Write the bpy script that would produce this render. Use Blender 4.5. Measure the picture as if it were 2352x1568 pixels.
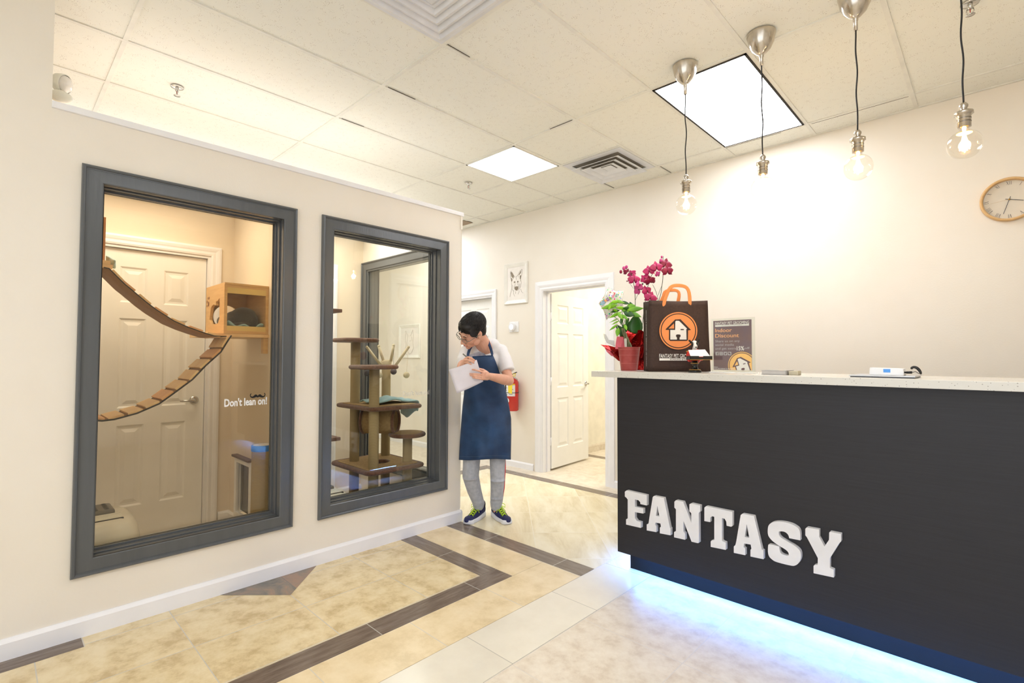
import bpy, math, random
from mathutils import Vector, Matrix, Euler
random.seed(7)
for _o in list(bpy.data.objects): bpy.data.objects.remove(_o)
SC = bpy.context.scene
COL = SC.collection
PI = math.pi
# ------------------------------------------------------------------ camera
F_PX, EYE = 1151.03, 1.27
YAW, PITCH, ROLL = math.radians(43.872), 0.030515, math.radians(.1583)
cd = bpy.data.cameras.new('camera'); cam = bpy.data.objects.new('camera', cd); COL.objects.link(cam)
cd.sensor_width = 36; cd.lens = F_PX/2352*36; cd.clip_start = .02
_fw = Vector((-math.sin(YAW)*math.cos(PITCH), math.cos(YAW)*math.cos(PITCH), math.sin(PITCH)))
_r0 = Vector((math.cos(YAW), math.sin(YAW), 0)); _u0 = _r0.cross(_fw)
_rt = _r0*math.cos(ROLL)+_u0*math.sin(ROLL); _up = -_r0*math.sin(ROLL)+_u0*math.cos(ROLL)
CAM = Vector((0, 0, EYE))
cam.matrix_world = Matrix.Translation(CAM) @ Matrix((_rt, _up, -_fw)).transposed().to_4x4()
SC.camera = cam
# ------------------------------------------------------------------ colour management and world
SC.view_settings.view_transform = 'Standard'; SC.view_settings.look = 'None'
SC.view_settings.gamma = 1; SC.view_settings.use_curve_mapping = False
SC.view_settings.exposure = 0.67
W = bpy.data.worlds.new('world'); SC.world = W; W.use_nodes = True
W.node_tree.nodes['Background'].inputs[0].default_value = (.95, .975, 1.0, 1)
W.node_tree.nodes['Background'].inputs[1].default_value = 0.7
# room planes (metres)
LX, BY, HC = -3.004, 4.235, 2.927      # left wall face, back wall face, ceiling
CY = 2.61                              # face of the reception counter
RX, FY = 2.7, -2.6                     # right wall and front wall
def light(name, kind, loc, energy, color=(1, 1, 1), rot=(0, 0, 0), size=(1, 1), radius=None):
    ld = bpy.data.lights.new(name, kind); ld.energy = energy; ld.color = color
    if kind == 'AREA':
        ld.shape = 'RECTANGLE'; ld.size, ld.size_y = size
    if radius is not None: ld.shadow_soft_size = radius
    o = bpy.data.objects.new(name, ld); COL.objects.link(o); o.location = loc; o.rotation_euler = rot
    return o
# unseen area light added behind the camera to light the counter front evenly
light('front_fill', 'AREA', (.2, FY+.08, 1.5), 26, (.93, .96, 1.0), (math.radians(90), 0, 0), (4.6, 2.2))
PANEL_W = 7.5       # emission of the ceiling panels
# unseen lights added to brighten cat rooms, ceiling and the room beyond the open door
light('cat_room_fill', 'AREA', (-3.75, .60, 2.37), 7.5, (1.0, .91, .79), size=(.5, .8))
light('cat_room_fill', 'AREA', (-3.75, 1.95, 2.37), 7, (1.0, .95, .86), size=(.5, .6))
light('cat_room_ceiling_fill', 'AREA', (-3.55, 1.2, 2.42), 3.0, (1.0, .98, .97), (math.pi, 0, 0), (.7, 2.0))
light('passage_ceiling_fill', 'AREA', (-4.9, 1.3, 2.25), 10, (1.0, .98, .97), (math.pi, 0, 0), (.8, 3.4))  # unseen, added facing up for glow on the ceiling above the partition cap
light('far_room_fill', 'AREA', (-2.6, 5.8, 2.72), 44, (1.0, .95, .82), size=(1.2, 1.2))
# ------------------------------------------------------------------ helpers
def U(px, py, ax, v):
    """the point of the plane axis ax = v that shows at pixel (px, py)"""
    d = _fw*F_PX+_rt*(px-1176)-_up*(py-784)
    return CAM+d*((v-CAM[ax])/d[ax])
FH = Vector((-math.sin(YAW), math.cos(YAW), 0))
def PD(px, py, D):
    """the point at pixel (px, py) whose level distance ahead of the camera is D"""
    d = _fw*F_PX+_rt*(px-1176)-_up*(py-784)
    return CAM+d*(D/d.dot(FH))
MATS = {}
def new_mat(name):
    m = bpy.data.materials.new(name); m.use_nodes = True
    MATS[name] = m
    return m, m.node_tree, m.node_tree.nodes['Principled BSDF']
def lin(c):
    return tuple(((x/255)/12.92 if x/255 <= .04045 else ((x/255+.055)/1.055)**2.4) for x in c)
def mat(name, rgb, rough=.5, metal=0, var=None, scale=8, stretch=(1, 1, 1), bump=0, bscale=None, emit=0, coat=0, sheen=0, spec=None, trans=0, alpha=1):
    m, nt, b = new_mat(name); N = nt.nodes; K = nt.links
    col = lin(rgb)+(1,)
    b.inputs['Base Color'].default_value = col
    b.inputs['Roughness'].default_value = rough; b.inputs['Metallic'].default_value = metal
    if coat: b.inputs['Coat Weight'].default_value = coat
    if sheen: b.inputs['Sheen Weight'].default_value = sheen
    if spec is not None: b.inputs['Specular IOR Level'].default_value = spec
    if trans: b.inputs['Transmission Weight'].default_value = trans
    if alpha < 1: b.inputs['Alpha'].default_value = alpha
    if emit:
        b.inputs['Emission Color'].default_value = col; b.inputs['Emission Strength'].default_value = emit
    tc = N.new('ShaderNodeTexCoord'); mp = N.new('ShaderNodeMapping'); mp.inputs['Scale'].default_value = stretch
    K.new(tc.outputs['Object'], mp.inputs[0])
    nz = N.new('ShaderNodeTexNoise'); nz.inputs['Scale'].default_value = scale; nz.inputs['Detail'].default_value = 4
    K.new(mp.outputs[0], nz.inputs['Vector'])
    if var is None: var = tuple(int(x*.96) for x in rgb)
    mx = N.new('ShaderNodeMix'); mx.data_type = 'RGBA'
    mx.inputs['A'].default_value = lin(var)+(1,); mx.inputs['B'].default_value = col
    rp = N.new('ShaderNodeMapRange'); rp.inputs[1].default_value = .35; rp.inputs[2].default_value = .65
    K.new(nz.outputs[0], rp.inputs[0]); K.new(rp.outputs[0], mx.inputs['Factor']); K.new(mx.outputs['Result'], b.inputs['Base Color'])
    if bump:
        n2 = N.new('ShaderNodeTexNoise'); n2.inputs['Scale'].default_value = bscale or scale; n2.inputs['Detail'].default_value = 3
        K.new(mp.outputs[0], n2.inputs['Vector'])
        bp = N.new('ShaderNodeBump'); bp.inputs['Strength'].default_value = bump; bp.inputs['Distance'].default_value = .01
        K.new(n2.outputs[0], bp.inputs['Height']); K.new(bp.outputs[0], b.inputs['Normal'])
    return m
def glass_mat(name, tint=(1, 1, 1), ior=1.5, gloss=1.0, base=0.0):
    m, nt, b = new_mat(name); N = nt.nodes; K = nt.links; N.remove(b)
    out = [n for n in N if n.type == 'OUTPUT_MATERIAL'][0]
    t = N.new('ShaderNodeBsdfTransparent'); t.inputs[0].default_value = tint+(1,)
    g = N.new('ShaderNodeBsdfGlossy'); g.inputs['Roughness'].default_value = .01; g.inputs[0].default_value = (gloss, gloss, gloss, 1)
    lw = N.new('ShaderNodeLayerWeight'); lw.inputs[0].default_value = .5
    pw = N.new('ShaderNodeMath'); pw.operation = 'POWER'; pw.inputs[1].default_value = 4.5; K.new(lw.outputs['Facing'], pw.inputs[0])
    ad = N.new('ShaderNodeMath'); ad.operation = 'MULTIPLY_ADD'; ad.inputs[1].default_value = ior-1.0; ad.inputs[2].default_value = .035+base
    mx = N.new('ShaderNodeMixShader'); K.new(pw.outputs[0], ad.inputs[0]); K.new(ad.outputs[0], mx.inputs[0]); K.new(t.outputs[0], mx.inputs[1]); K.new(g.outputs[0], mx.inputs[2])
    K.new(mx.outputs[0], out.inputs[0]); return m
def emit_mat(name, col, s):
    m, nt, b = new_mat(name); b.inputs['Base Color'].default_value = (.9, .9, .9, 1)
    b.inputs['Emission Color'].default_value = col+(1,); b.inputs['Emission Strength'].default_value = s
    return m
ROOTS = {}
class MB:
    def __init__(s): s.v = []; s.f = []; s.m = []; s.sm = []
    def add(s, vs, fs, mi=0, smooth=False):
        n = len(s.v); s.v += [Vector(p) for p in vs]
        for f in fs: s.f.append([n+i for i in f]); s.m.append(mi); s.sm.append(smooth)
        return s
    def box(s, a, b, mi=0, M=None):
        a, b = Vector(a), Vector(b)
        vs = [Vector(((a, b)[i & 1][0], (a, b)[(i >> 1) & 1][1], (a, b)[(i >> 2) & 1][2])) for i in range(8)]
        if M is not None: vs = [M @ p for p in vs]
        return s.add(vs, [(0, 2, 3, 1), (4, 5, 7, 6), (0, 1, 5, 4), (2, 6, 7, 3), (0, 4, 6, 2), (1, 3, 7, 5)], mi)
    def bar(s, p, q, w, h, upv=(0, 0, 1), mi=0):
        p, q = Vector(p), Vector(q); d = (q-p); L = d.length; d.normalize(); x = d.cross(Vector(upv)).normalized(); z = x.cross(d)
        M = Matrix((x, d, z)).transposed().to_4x4(); M.translation = p
        return s.box((-w/2, 0, -h/2), (w/2, L, h/2), mi, M)
    def tube(s, pts, r, seg=10, mi=0, cap=True, flat=1.0, upv=None, closed=False):
        pts = [Vector(p) for p in pts]; n = len(pts)
        if not isinstance(r, (list, tuple)): r = [r]*n
        prev = None; rings = []; vs = []
        for i, p in enumerate(pts):
            if closed: d = pts[(i+1) % n]-pts[i-1]
            else: d = pts[min(i+1, n-1)]-pts[max(i-1, 0)]
            d.normalize()
            if prev is None:
                a = Vector(upv) if upv else (Vector((0, 0, 1)) if abs(d.z) < .9 else Vector((1, 0, 0)))
                x = d.cross(a).normalized()
            else: x = (prev-d*prev.dot(d)).normalized()
            prev = x; y = d.cross(x)
            for k in range(seg):
                t = 2*PI*k/seg; vs.append(p+x*math.cos(t)*r[i]+y*math.sin(t)*r[i]*flat)
        fs = []
        for i in range(n if closed else n-1):
            j = (i+1) % n
            for k in range(seg):
                k2 = (k+1) % seg; fs.append((i*seg+k, i*seg+k2, j*seg+k2, j*seg+k))
        s.add(vs, fs, mi, True)
        if cap and not closed:
            b = len(s.v)-len(vs)
            s.f.append([b+k for k in range(seg)][::-1]); s.m.append(mi); s.sm.append(False)
            s.f.append([b+(n-1)*seg+k for k in range(seg)]); s.m.append(mi); s.sm.append(False)
        return s
    def lathe(s, prof, o, ax=(0, 0, 1), seg=32, mi=0, smooth=True, sx=1, sy=1):
        o = Vector(o); ax = Vector(ax).normalized(); a = Vector((0, 0, 1)) if abs(ax.z) < .9 else Vector((1, 0, 0))
        x = ax.cross(a).normalized(); y = ax.cross(x); vs = []; fs = []
        for r, h in prof:
            for k in range(seg):
                t = 2*PI*k/seg; vs.append(o+ax*h+x*math.cos(t)*r*sx+y*math.sin(t)*r*sy)
        for i in range(len(prof)-1):
            for k in range(seg):
                k2 = (k+1) % seg; fs.append((i*seg+k, i*seg+k2, (i+1)*seg+k2, (i+1)*seg+k))
        return s.add(vs, fs, mi, smooth)
    def ell(s, c, r, M=None, seg=20, rings=12, mi=0):
        c = Vector(c); vs = []; fs = []
        if not isinstance(r, (list, tuple)): r = (r, r, r)
        for i in range(rings+1):
            a = PI*i/rings
            for k in range(seg):
                t = 2*PI*k/seg; p = Vector((math.sin(a)*math.cos(t)*r[0], math.sin(a)*math.sin(t)*r[1], math.cos(a)*r[2]))
                if M is not None: p = M @ p
                vs.append(c+p)
        for i in range(rings):
            for k in range(seg):
                k2 = (k+1) % seg; fs.append((i*seg+k, (i+1)*seg+k, (i+1)*seg+k2, i*seg+k2))
        return s.add(vs, fs, mi, True)
    def prism(s, poly, off, mi=0, holes=()):
        """a flat polygon (optionally with holes) pushed along off"""
        off = Vector(off); loops = [[Vector(p) for p in poly]]+[[Vector(p) for p in h] for h in holes]
        from mathutils.geometry import tessellate_polygon
        flat = [p for l in loops for p in l]; tris = tessellate_polygon(loops); n = len(flat)
        s.add(flat+[p+off for p in flat], [tuple(t) for t in tris]+[tuple(i+n for i in reversed(t)) for t in tris], mi)
        b = len(s.v)-2*n; k = 0
        for l in loops:
            m = len(l)
            for i in range(m):
                j = (i+1) % m; s.f.append([b+k+i, b+k+j, b+n+k+j, b+n+k+i]); s.m.append(mi); s.sm.append(False)
            k += m
        return s
    def sheet(s, grid, mi=0, smooth=True):
        h = len(grid); w = len(grid[0]); vs = [p for r in grid for p in r]
        return s.add(vs, [(i*w+j, i*w+j+1, (i+1)*w+j+1, (i+1)*w+j) for i in range(h-1) for j in range(w-1)], mi, smooth)
    def build(s, name, mats, parent=None, bevel=0, sub=0, solid=0, remesh=0, smooth_it=0, recalc=True, origin=None, decimate=0):
        if not isinstance(mats, (list, tuple)): mats = [mats]
        me = bpy.data.meshes.new(name)
        if parent is not None: off = ROOTS[parent.name]
        elif origin is not None: off = Vector(origin)
        else:
            lo = [min(p[i] for p in s.v) for i in range(3)]; hi = [max(p[i] for p in s.v) for i in range(3)]
            off = Vector(((lo[0]+hi[0])/2, (lo[1]+hi[1])/2, lo[2]))
        me.from_pydata([tuple(p-off) for p in s.v], [], s.f)
        for m in mats: me.materials.append(m)
        me.polygons.foreach_set('material_index', s.m); me.polygons.foreach_set('use_smooth', s.sm); me.update()
        if recalc:
            import bmesh
            bm = bmesh.new(); bm.from_mesh(me); bmesh.ops.remove_doubles(bm, verts=bm.verts, dist=1e-6)
            bmesh.ops.recalc_face_normals(bm, faces=bm.faces); bm.to_mesh(me); bm.free()
        o = bpy.data.objects.new(name, me); COL.objects.link(o)
        if parent is not None: o.parent = parent
        else: o.location = off
        ROOTS[o.name] = off
        if remesh:
            md = o.modifiers.new('remesh', 'REMESH'); md.mode = 'VOXEL'; md.voxel_size = remesh; md.use_smooth_shade = True
        if smooth_it:
            md = o.modifiers.new('smooth', 'SMOOTH'); md.factor = .5; md.iterations = smooth_it
        if solid:
            md = o.modifiers.new('solid', 'SOLIDIFY'); md.thickness = solid; md.offset = 0
        if sub:
            md = o.modifiers.new('sub', 'SUBSURF'); md.levels = md.render_levels = sub
        if bevel:
            md = o.modifiers.new('bevel', 'BEVEL'); md.width = bevel; md.segments = 2; md.limit_method = 'ANGLE'
        return o
def thing(name, label, cat, loc, group=None):
    o = bpy.data.objects.new(name, None); COL.objects.link(o); o.location = loc; o.empty_display_size = .05
    ROOTS[o.name] = Vector(loc)
    return tag(o, label, cat, group)
def tag(o, label, cat, group=None, kind=None):
    o['label'] = label; o['category'] = cat
    if group: o['group'] = group
    if kind: o['kind'] = kind
    return o
def lab(o, label): o['label'] = label; return o
def struct(o, label=None, cat=None):
    o['kind'] = 'structure'
    if label: o['label'] = label
    if cat: o['category'] = cat
    return o
def sempty(name, loc, label=None):
    o = bpy.data.objects.new(name, None); COL.objects.link(o); o.location = loc; o.empty_display_size = .05
    ROOTS[o.name] = Vector(loc); o['kind'] = 'structure'
    if label: o['label'] = label
    return o
def copy_tree(o, parent=None, loc=None):
    c = o.copy(); COL.objects.link(c)
    if parent is not None: c.parent = parent
    if loc is not None: c.location = loc
    ROOTS[c.name] = ROOTS[o.name] if loc is None else Vector(loc)
    for ch in [x for x in bpy.data.objects if x.parent == o and x is not c]: copy_tree(ch, c)
    return c
def text_mesh(name, body, width, height, origin, ux, uy, m, parent, depth=.0006, bold=0, align='L', shear=0, squeeze=None):
    """lettering of the given size; origin is its lower left corner, ux and uy its directions"""
    cu = bpy.data.curves.new('t', 'FONT'); cu.body = body; cu.size = 1; cu.offset = bold; cu.shear = shear; cu.resolution_u = 3
    t = bpy.data.objects.new('t', cu); COL.objects.link(t); bpy.context.view_layer.update()
    me = bpy.data.meshes.new_from_object(t.evaluated_get(bpy.context.evaluated_depsgraph_get()))
    bpy.data.objects.remove(t)
    xs = [v.co.x for v in me.vertices]; ys = [v.co.y for v in me.vertices]
    x0, x1, y0, y1 = min(xs), max(xs), min(ys), max(ys)
    ux, uy, o = Vector(ux), Vector(uy), Vector(origin); nn = ux.normalized().cross(uy.normalized())
    if width is None: width = height*(x1-x0)/(y1-y0)*(squeeze or 1)
    mb = MB(); vs = [o+ux*((v.co.x-x0)/(x1-x0)*width)+uy*((v.co.y-y0)/(y1-y0)*height) for v in me.vertices]
    mb.add(vs, [tuple(p.vertices) for p in me.polygons])
    bpy.data.meshes.remove(me)
    ob = mb.build(name, m, parent, recalc=False)
    return ob
# ------------------------------------------------------------------ materials of the room
M_wall = mat('wall_paint', (240, 233, 220), .55, var=(238, 230, 216), scale=3, bump=.05, bscale=120)
M_wallw = mat('cat_room_paint', (234, 221, 200), .55, var=(231, 217, 195), scale=3, bump=.05, bscale=120)
M_white = mat('white_trim_paint', (243, 242, 243), .35, var=(240, 239, 240))
M_door = mat('white_door_paint', (244, 242, 236), .4, var=(241, 239, 232))
M_grey = mat('grey_frame_paint', (91, 94, 97), .27, var=(87, 90, 93), scale=20, stretch=(1, 1, .1), bump=.06, bscale=90)
M_black = mat('black_plastic', (22, 22, 24), .4)
M_nickel = mat('brushed_nickel', (214, 206, 194), .22, 1, var=(190, 182, 170), scale=30, stretch=(1, 1, .05))
M_chrome = mat('satin_chrome', (205, 203, 198), .2, 1)
M_glass1 = glass_mat('window_glass_bronze', (.94, .90, .82), 1.6)
M_glass2 = glass_mat('window_glass_clear', (.98, .98, .95), 1.6)
def tile_mat(name, a, b, c, pitch, org, rot=0, grout=(205, 200, 190), gw=.004, scale=6, rough=.22, stretch=(1, 1, 1), vein=0, bump=.02):
    m, nt, bs = new_mat(name); N = nt.nodes; K = nt.links
    tc = N.new('ShaderNodeTexCoord'); mp = N.new('ShaderNodeMapping'); mp.inputs['Rotation'].default_value = (0, 0, rot)
    K.new(tc.outputs['Object'], mp.inputs[0]); sp = N.new('ShaderNodeSeparateXYZ'); K.new(mp.outputs[0], sp.inputs[0])
    def M(op, x, y=None):
        n = N.new('ShaderNodeMath'); n.operation = op
        for i, q in enumerate((x, y)):
            if q is None: continue
            if isinstance(q, (int, float)): n.inputs[i].default_value = q
            else: K.new(q, n.inputs[i])
        return n.outputs[0]
    masks = []; cells = []
    for ax in (0, 1):
        if not pitch[ax]: continue
        u = M('DIVIDE', M('SUBTRACT', sp.outputs[ax], org[ax]), pitch[ax]); fr = M('FRACT', u)
        masks.append(M('LESS_THAN', M('MINIMUM', fr, M('SUBTRACT', 1, fr)), gw/2/pitch[ax])); cells.append(M('FLOOR', u))
    mk = masks[0] if len(masks) == 1 else M('MAXIMUM', masks[0], masks[1])
    m2 = N.new('ShaderNodeMapping'); m2.inputs['Scale'].default_value = stretch; K.new(mp.outputs[0], m2.inputs[0])
    cb = N.new('ShaderNodeCombineXYZ'); K.new(cells[0], cb.inputs[2])
    if len(cells) > 1: K.new(M('MULTIPLY', cells[1], 3.7), cb.inputs[2]); K.new(M('MULTIPLY', cells[0], .73), cb.inputs[0])
    va = N.new('ShaderNodeVectorMath'); K.new(m2.outputs[0], va.inputs[0]); K.new(cb.outputs[0], va.inputs[1])
    nz = N.new('ShaderNodeTexNoise'); nz.inputs['Scale'].default_value = scale; nz.inputs['Detail'].default_value = 8; nz.inputs['Roughness'].default_value = .68; nz.inputs['Distortion'].default_value = vein
    K.new(va.outputs[0], nz.inputs['Vector'])
    cr = N.new('ShaderNodeValToRGB'); e = cr.color_ramp.elements
    e[0].position = .36; e[0].color = lin(c)+(1,); e[1].position = .64; e[1].color = lin(b)+(1,)
    k = e.new(.5); k.color = lin(a)+(1,)
    K.new(nz.outputs[0], cr.inputs[0])
    mx = N.new('ShaderNodeMix'); mx.data_type = 'RGBA'; K.new(mk, mx.inputs['Factor']); K.new(cr.outputs[0], mx.inputs['A']); mx.inputs['B'].default_value = lin(grout)+(1,)
    K.new(mx.outputs['Result'], bs.inputs['Base Color']); bs.inputs['Roughness'].default_value = rough
    bp = N.new('ShaderNodeBump'); bp.inputs['Strength'].default_value = .25; bp.inputs['Distance'].default_value = .002
    K.new(M('SUBTRACT', M('MULTIPLY', nz.outputs[0], bump), mk), bp.inputs['Height']); K.new(bp.outputs[0], bs.inputs['Normal'])
    return m
FT = [
 tile_mat('floor_honey_travertine', (226, 207, 165), (235, 219, 182), (203, 180, 138), (.363, .49), (-2.545, 1.137), scale=9, gw=.004),
 tile_mat('floor_wood_look_strip', (118, 103, 91), (132, 117, 104), (100, 86, 75), (0, .61), (0, 1.27), scale=5, stretch=(9, 1, 1), grout=(190, 184, 174)),
 tile_mat('floor_peach_tile', (232, 212, 172), (238, 220, 184), (218, 196, 154), (0, .49), (0, 1.42), scale=6, grout=(214, 206, 192)),
 tile_mat('floor_pale_border', (228, 221, 203), (232, 225, 208), (224, 216, 198), (0, .61), (0, 1.529), scale=3, grout=(190, 184, 170)),
 tile_mat('floor_taupe_tile', (222, 210, 190), (230, 220, 202), (209, 194, 172), (.5, .5), (-.957, 2.523), scale=13, rough=.34, grout=(215, 207, 194)),
 tile_mat('floor_diagonal_marble', (234, 221, 186), (242, 232, 203), (219, 203, 164), (.47, .47), (.1, .23), rot=PI/4, scale=1.6, stretch=(1, 4, 1), vein=.5, grout=(240, 232, 212)),
 tile_mat('floor_slate_inset', (135, 122, 108), (158, 128, 106), (108, 106, 98), (0, .3), (0, 1.19), scale=6, vein=1, grout=(120, 112, 104)),
 tile_mat('floor_wood_look_cross_strip', (118, 103, 91), (132, 117, 104), (100, 86, 75), (.61, 0), (-2.57, 0), scale=5, stretch=(1, 9, 1), grout=(190, 184, 174)),
 tile_mat('floor_grout_base', (205, 200, 190), (208, 202, 192), (200, 194, 184), (5, 5), (0, 0)),
]
# the floor: every zone of tiles is a slightly raised slab in one mesh
fl = MB(); fl.box((-7.6, FY, -.1), (RX, 8.2, -.0015), 8)
def zone(x0, y0, x1, y1, mi, g=.0018): fl.box((x0+g, y0+g, -.01), (x1-g, y1-g, 0), mi)
s1, s2 = -2.038, -2.175
zone(LX, FY, s2, 2.0, 0)
zone(s2, FY, s1, 2.13, 1); zone(LX-.12, 2.0, s2, 2.13, 7)
zone(s1, FY, -1.752, 2.406, 2); zone(LX-.12, 2.13, s1, 2.406, 2)
zone(LX-.12, 2.406, -1.752, 2.543, 7)
zone(-1.752, FY, -1.46, 2.66, 3)
zone(-1.46, FY, RX, 4.06, 4)
zone(-4.17, 2.543, -1.752, 3.94, 5); zone(-1.752, 2.66, -1.46, 3.94, 5)
zone(-4.31, 2.543, -4.17, 4.06, 1); zone(-4.17, 3.94, -1.46, 4.06, 7)
zone(-7.5, FY, -4.44, 2.543, 4); zone(-7.5, 2.543, -4.31, 4.4, 4); zone(-4.31, 4.06, RX, 5.33, 4); zone(-4.31, 5.33, RX, 5.45, 7); zone(-4.31, 5.45, RX, 8.1, 4)
zone(-4.31, FY, LX-.12, 2.543, 4)
# strip at the foot of the left wall and the slate corner of a diamond inset
fl.box((LX, FY, -.01), (-2.888, .313, .0008), 1)
fl.add([(LX, .313, .0009), (-2.885, .313, .0009), (-2.885, .317, .0009), (LX, .317, .0009)], [(0, 1, 2, 3)], 8)
fl.add([(LX, .86, .0008), (-2.722, 1.137, .0008), (LX, 1.418, .0008)], [(0, 1, 2)], 6)
struct(fl.build('floor', FT, origin=(0, 0, 0)), 'tiled floor of honey, peach and taupe stone tiles with dark wood look strips')
# ------------------------------------------------------------------ ceiling
def ceil_mat():
    m, nt, b = new_mat('ceiling_tile'); N = nt.nodes; K = nt.links
    tc = N.new('ShaderNodeTexCoord'); vo = N.new('ShaderNodeTexVoronoi'); vo.inputs['Scale'].default_value = 150; K.new(tc.outputs['Object'], vo.inputs['Vector'])
    nz = N.new('ShaderNodeTexNoise'); nz.inputs['Scale'].default_value = 28; K.new(tc.outputs['Object'], nz.inputs['Vector'])
    th = N.new('ShaderNodeMapRange'); th.inputs[1].default_value = .42; th.inputs[2].default_value = .62; th.inputs[3].default_value = .03; th.inputs[4].default_value = .26; K.new(nz.outputs[0], th.inputs[0])
    lt = N.new('ShaderNodeMath'); lt.operation = 'LESS_THAN'; K.new(vo.outputs['Distance'], lt.inputs[0]); K.new(th.outputs[0], lt.inputs[1])
    mx = N.new('ShaderNodeMix'); mx.data_type = 'RGBA'; mx.inputs['A'].default_value = lin((239, 238, 228))+(1,); mx.inputs['B'].default_value = lin((196, 188, 175))+(1,)
    K.new(lt.outputs[0], mx.inputs['Factor']); K.new(mx.outputs['Result'], b.inputs['Base Color']); b.inputs['Roughness'].default_value = .9
    return m
M_ceil = ceil_mat(); M_tbar = mat('ceiling_grid_paint', (236, 234, 224), .5)
GX = [-7.41, -6.81, -6.22, -5.62, -5.03, -4.44, -3.851, -3.27, -2.678, -2.082, -1.512, -.93, -.34, .25, .85, 1.44, 2.04, 2.64]
GY = [-1.92, -.735, .452, 1.629, 2.80, 3.985]
cb = MB(); cb.box((-7.6, FY, HC+.006), (RX, BY+.1, HC+.1))
cb.box((-4.3, BY+.1, 2.75), (RX, 8.2, 2.8))
ceil = struct(cb.build('ceiling', M_ceil, origin=(0, 0, HC)), 'suspended ceiling of speckled off white panels')
gb = MB()
for x in GX: gb.box((x-.011, FY, HC), (x+.011, BY, HC+.007))
for y in GY: gb.box((-7.6, y-.011, HC+.0004), (RX, y+.011, HC+.0068))
for x0, x1 in ((-3.27, -2.678), (-2.678, -2.082), (-3.851, -3.27)): gb.box((x0, 3.39-.011, HC+.0004), (x1, 3.39+.011, HC+.0066))
gb.box((-2.082, 1.04-.011, HC+.0004), (-1.512, 1.04+.011, HC+.0066))
gb.box((-7.6, BY-.02, HC+.0002), (RX, BY, HC+.0065))
gb.build('grid_bars', M_tbar, ceil)
# thin dark gaps beside some of the tiles
dk = MB()
for a, b_ in (((-2.062, 1.645), (-2.062, 1.80)), ((-2.66, 1.66), (-2.66, 1.86)), ((-3.25, 1.66), (-3.25, 1.83)), ((-2.1, 2.786), (-2.3, 2.786)), ((-2.655, 3.41), (-2.655, 3.96)), ((-2.06, 4.0), (-2.06, 4.2)), ((-2.655, 4.0), (-2.655, 4.2)), ((-1.5, 4.0), (-1.1, 4.0)), ((-.9, 3.999), (-.36, 3.999))):
    dk.box((min(a[0], b_[0])-.0009, min(a[1], b_[1])-.0009, HC-.0004), (max(a[0], b_[0])+.0009, max(a[1], b_[1])+.0009, HC+.003))
dk.build('tile_gaps', mat('dark_gap', (70, 62, 52), .9), ceil)
# ------------------------------------------------------------------ walls
def wall_with_holes(name, axis, v0, v1, a0, a1, z0, z1, holes, m, label=None):
    """a wall between v0 and v1 along `axis`, spanning a0..a1 along the other level axis, with rectangular openings (a0,a1,z0,z1)"""
    As = sorted({a0, a1} | {h[i] for h in holes for i in (0, 1)}); Zs = sorted({z0, z1} | {h[i] for h in holes for i in (2, 3)})
    def P(v, a, z): return (v, a, z) if axis == 0 else (a, v, z)
    mb = MB(); solid = lambda a, z: a0 < a < a1 and z0 < z < z1 and not any(h[0] < a < h[1] and h[2] < z < h[3] for h in holes)
    for i in range(len(As)-1):
        for j in range(len(Zs)-1):
            ca, cz = (As[i]+As[i+1])/2, (Zs[j]+Zs[j+1])/2
            if not solid(ca, cz): continue
            A, A2, Z, Z2 = As[i], As[i+1], Zs[j], Zs[j+1]
            for v in (v0, v1): mb.add([P(v, A, Z), P(v, A2, Z), P(v, A2, Z2), P(v, A, Z2)], [(0, 1, 2, 3)])
            for (da, dz, q) in ((-1, 0, (A, Z, A, Z2)), (1, 0, (A2, Z, A2, Z2)), (0, -1, (A, Z, A2, Z)), (0, 1, (A, Z2, A2, Z2))):
                if da: na = (As[i-1]+As[i])/2 if da < 0 and i else ((As[i+1]+As[i+2])/2 if da > 0 and i+2 < len(As) else 1e9*da); nz = cz
                else: na = ca; nz = (Zs[j-1]+Zs[j])/2 if dz < 0 and j else ((Zs[j+1]+Zs[j+2])/2 if dz > 0 and j+2 < len(Zs) else 1e9*dz)
                if not solid(na, nz): mb.add([P(v0, q[0], q[1]), P(v1, q[0], q[1]), P(v1, q[2], q[3]), P(v0, q[2], q[3])], [(0, 1, 2, 3)])
    return struct(mb.build(name, m, origin=(0, 0, 0)), label)
WT = .117; CAP = 2.403; EY = U(123, 120, 0, LX).y
WIN = ((.270, 1.256), (1.410, 2.413)); WZ = (.268, 2.152); CW = .078     # outer edges of the two casings
JT = .012
holes = [(a+CW-JT, b-CW+JT, WZ[0]+CW-JT, WZ[1]-CW+JT) for a, b in WIN]
wall_with_holes('wall_left', 0, LX-WT, LX, EY, 2.547, 0, CAP-.03, holes, M_wall, 'cream partition wall with two grey framed interior windows')
wall_with_holes('wall_left_front', 0, LX-WT, LX, FY, EY, 0, HC, [], M_wall, 'tall cream wall at the left edge reaching the ceiling')
SY = 2.547
sh = (-4.30+CW-JT, -3.14-CW+JT, WZ[0]+CW-JT, WZ[1]-CW+JT)
wall_with_holes('wall_cat_room_side', 1, SY-WT, SY, -4.42, LX-WT, 0, CAP-.03, [sh], M_wall, 'end wall of the cat rooms with a grey framed window')
wall_with_holes('wall_cat_room_rear', 0, -4.42, -4.30, FY+1, SY-WT, 0, CAP-.03, [(.47, 1.15, 0, 2.03), (1.42, 2.10, 0, 2.03)], M_wallw, 'rear wall of the cat rooms with white panelled doors')
wall_with_holes('wall_cat_room_divider', 1, 1.31, 1.37, -4.30, LX-WT, 0, CAP-.03, [(-4.12, -3.80, .10, .50)], M_wallw, 'dividing wall between the two cat rooms')
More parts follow.
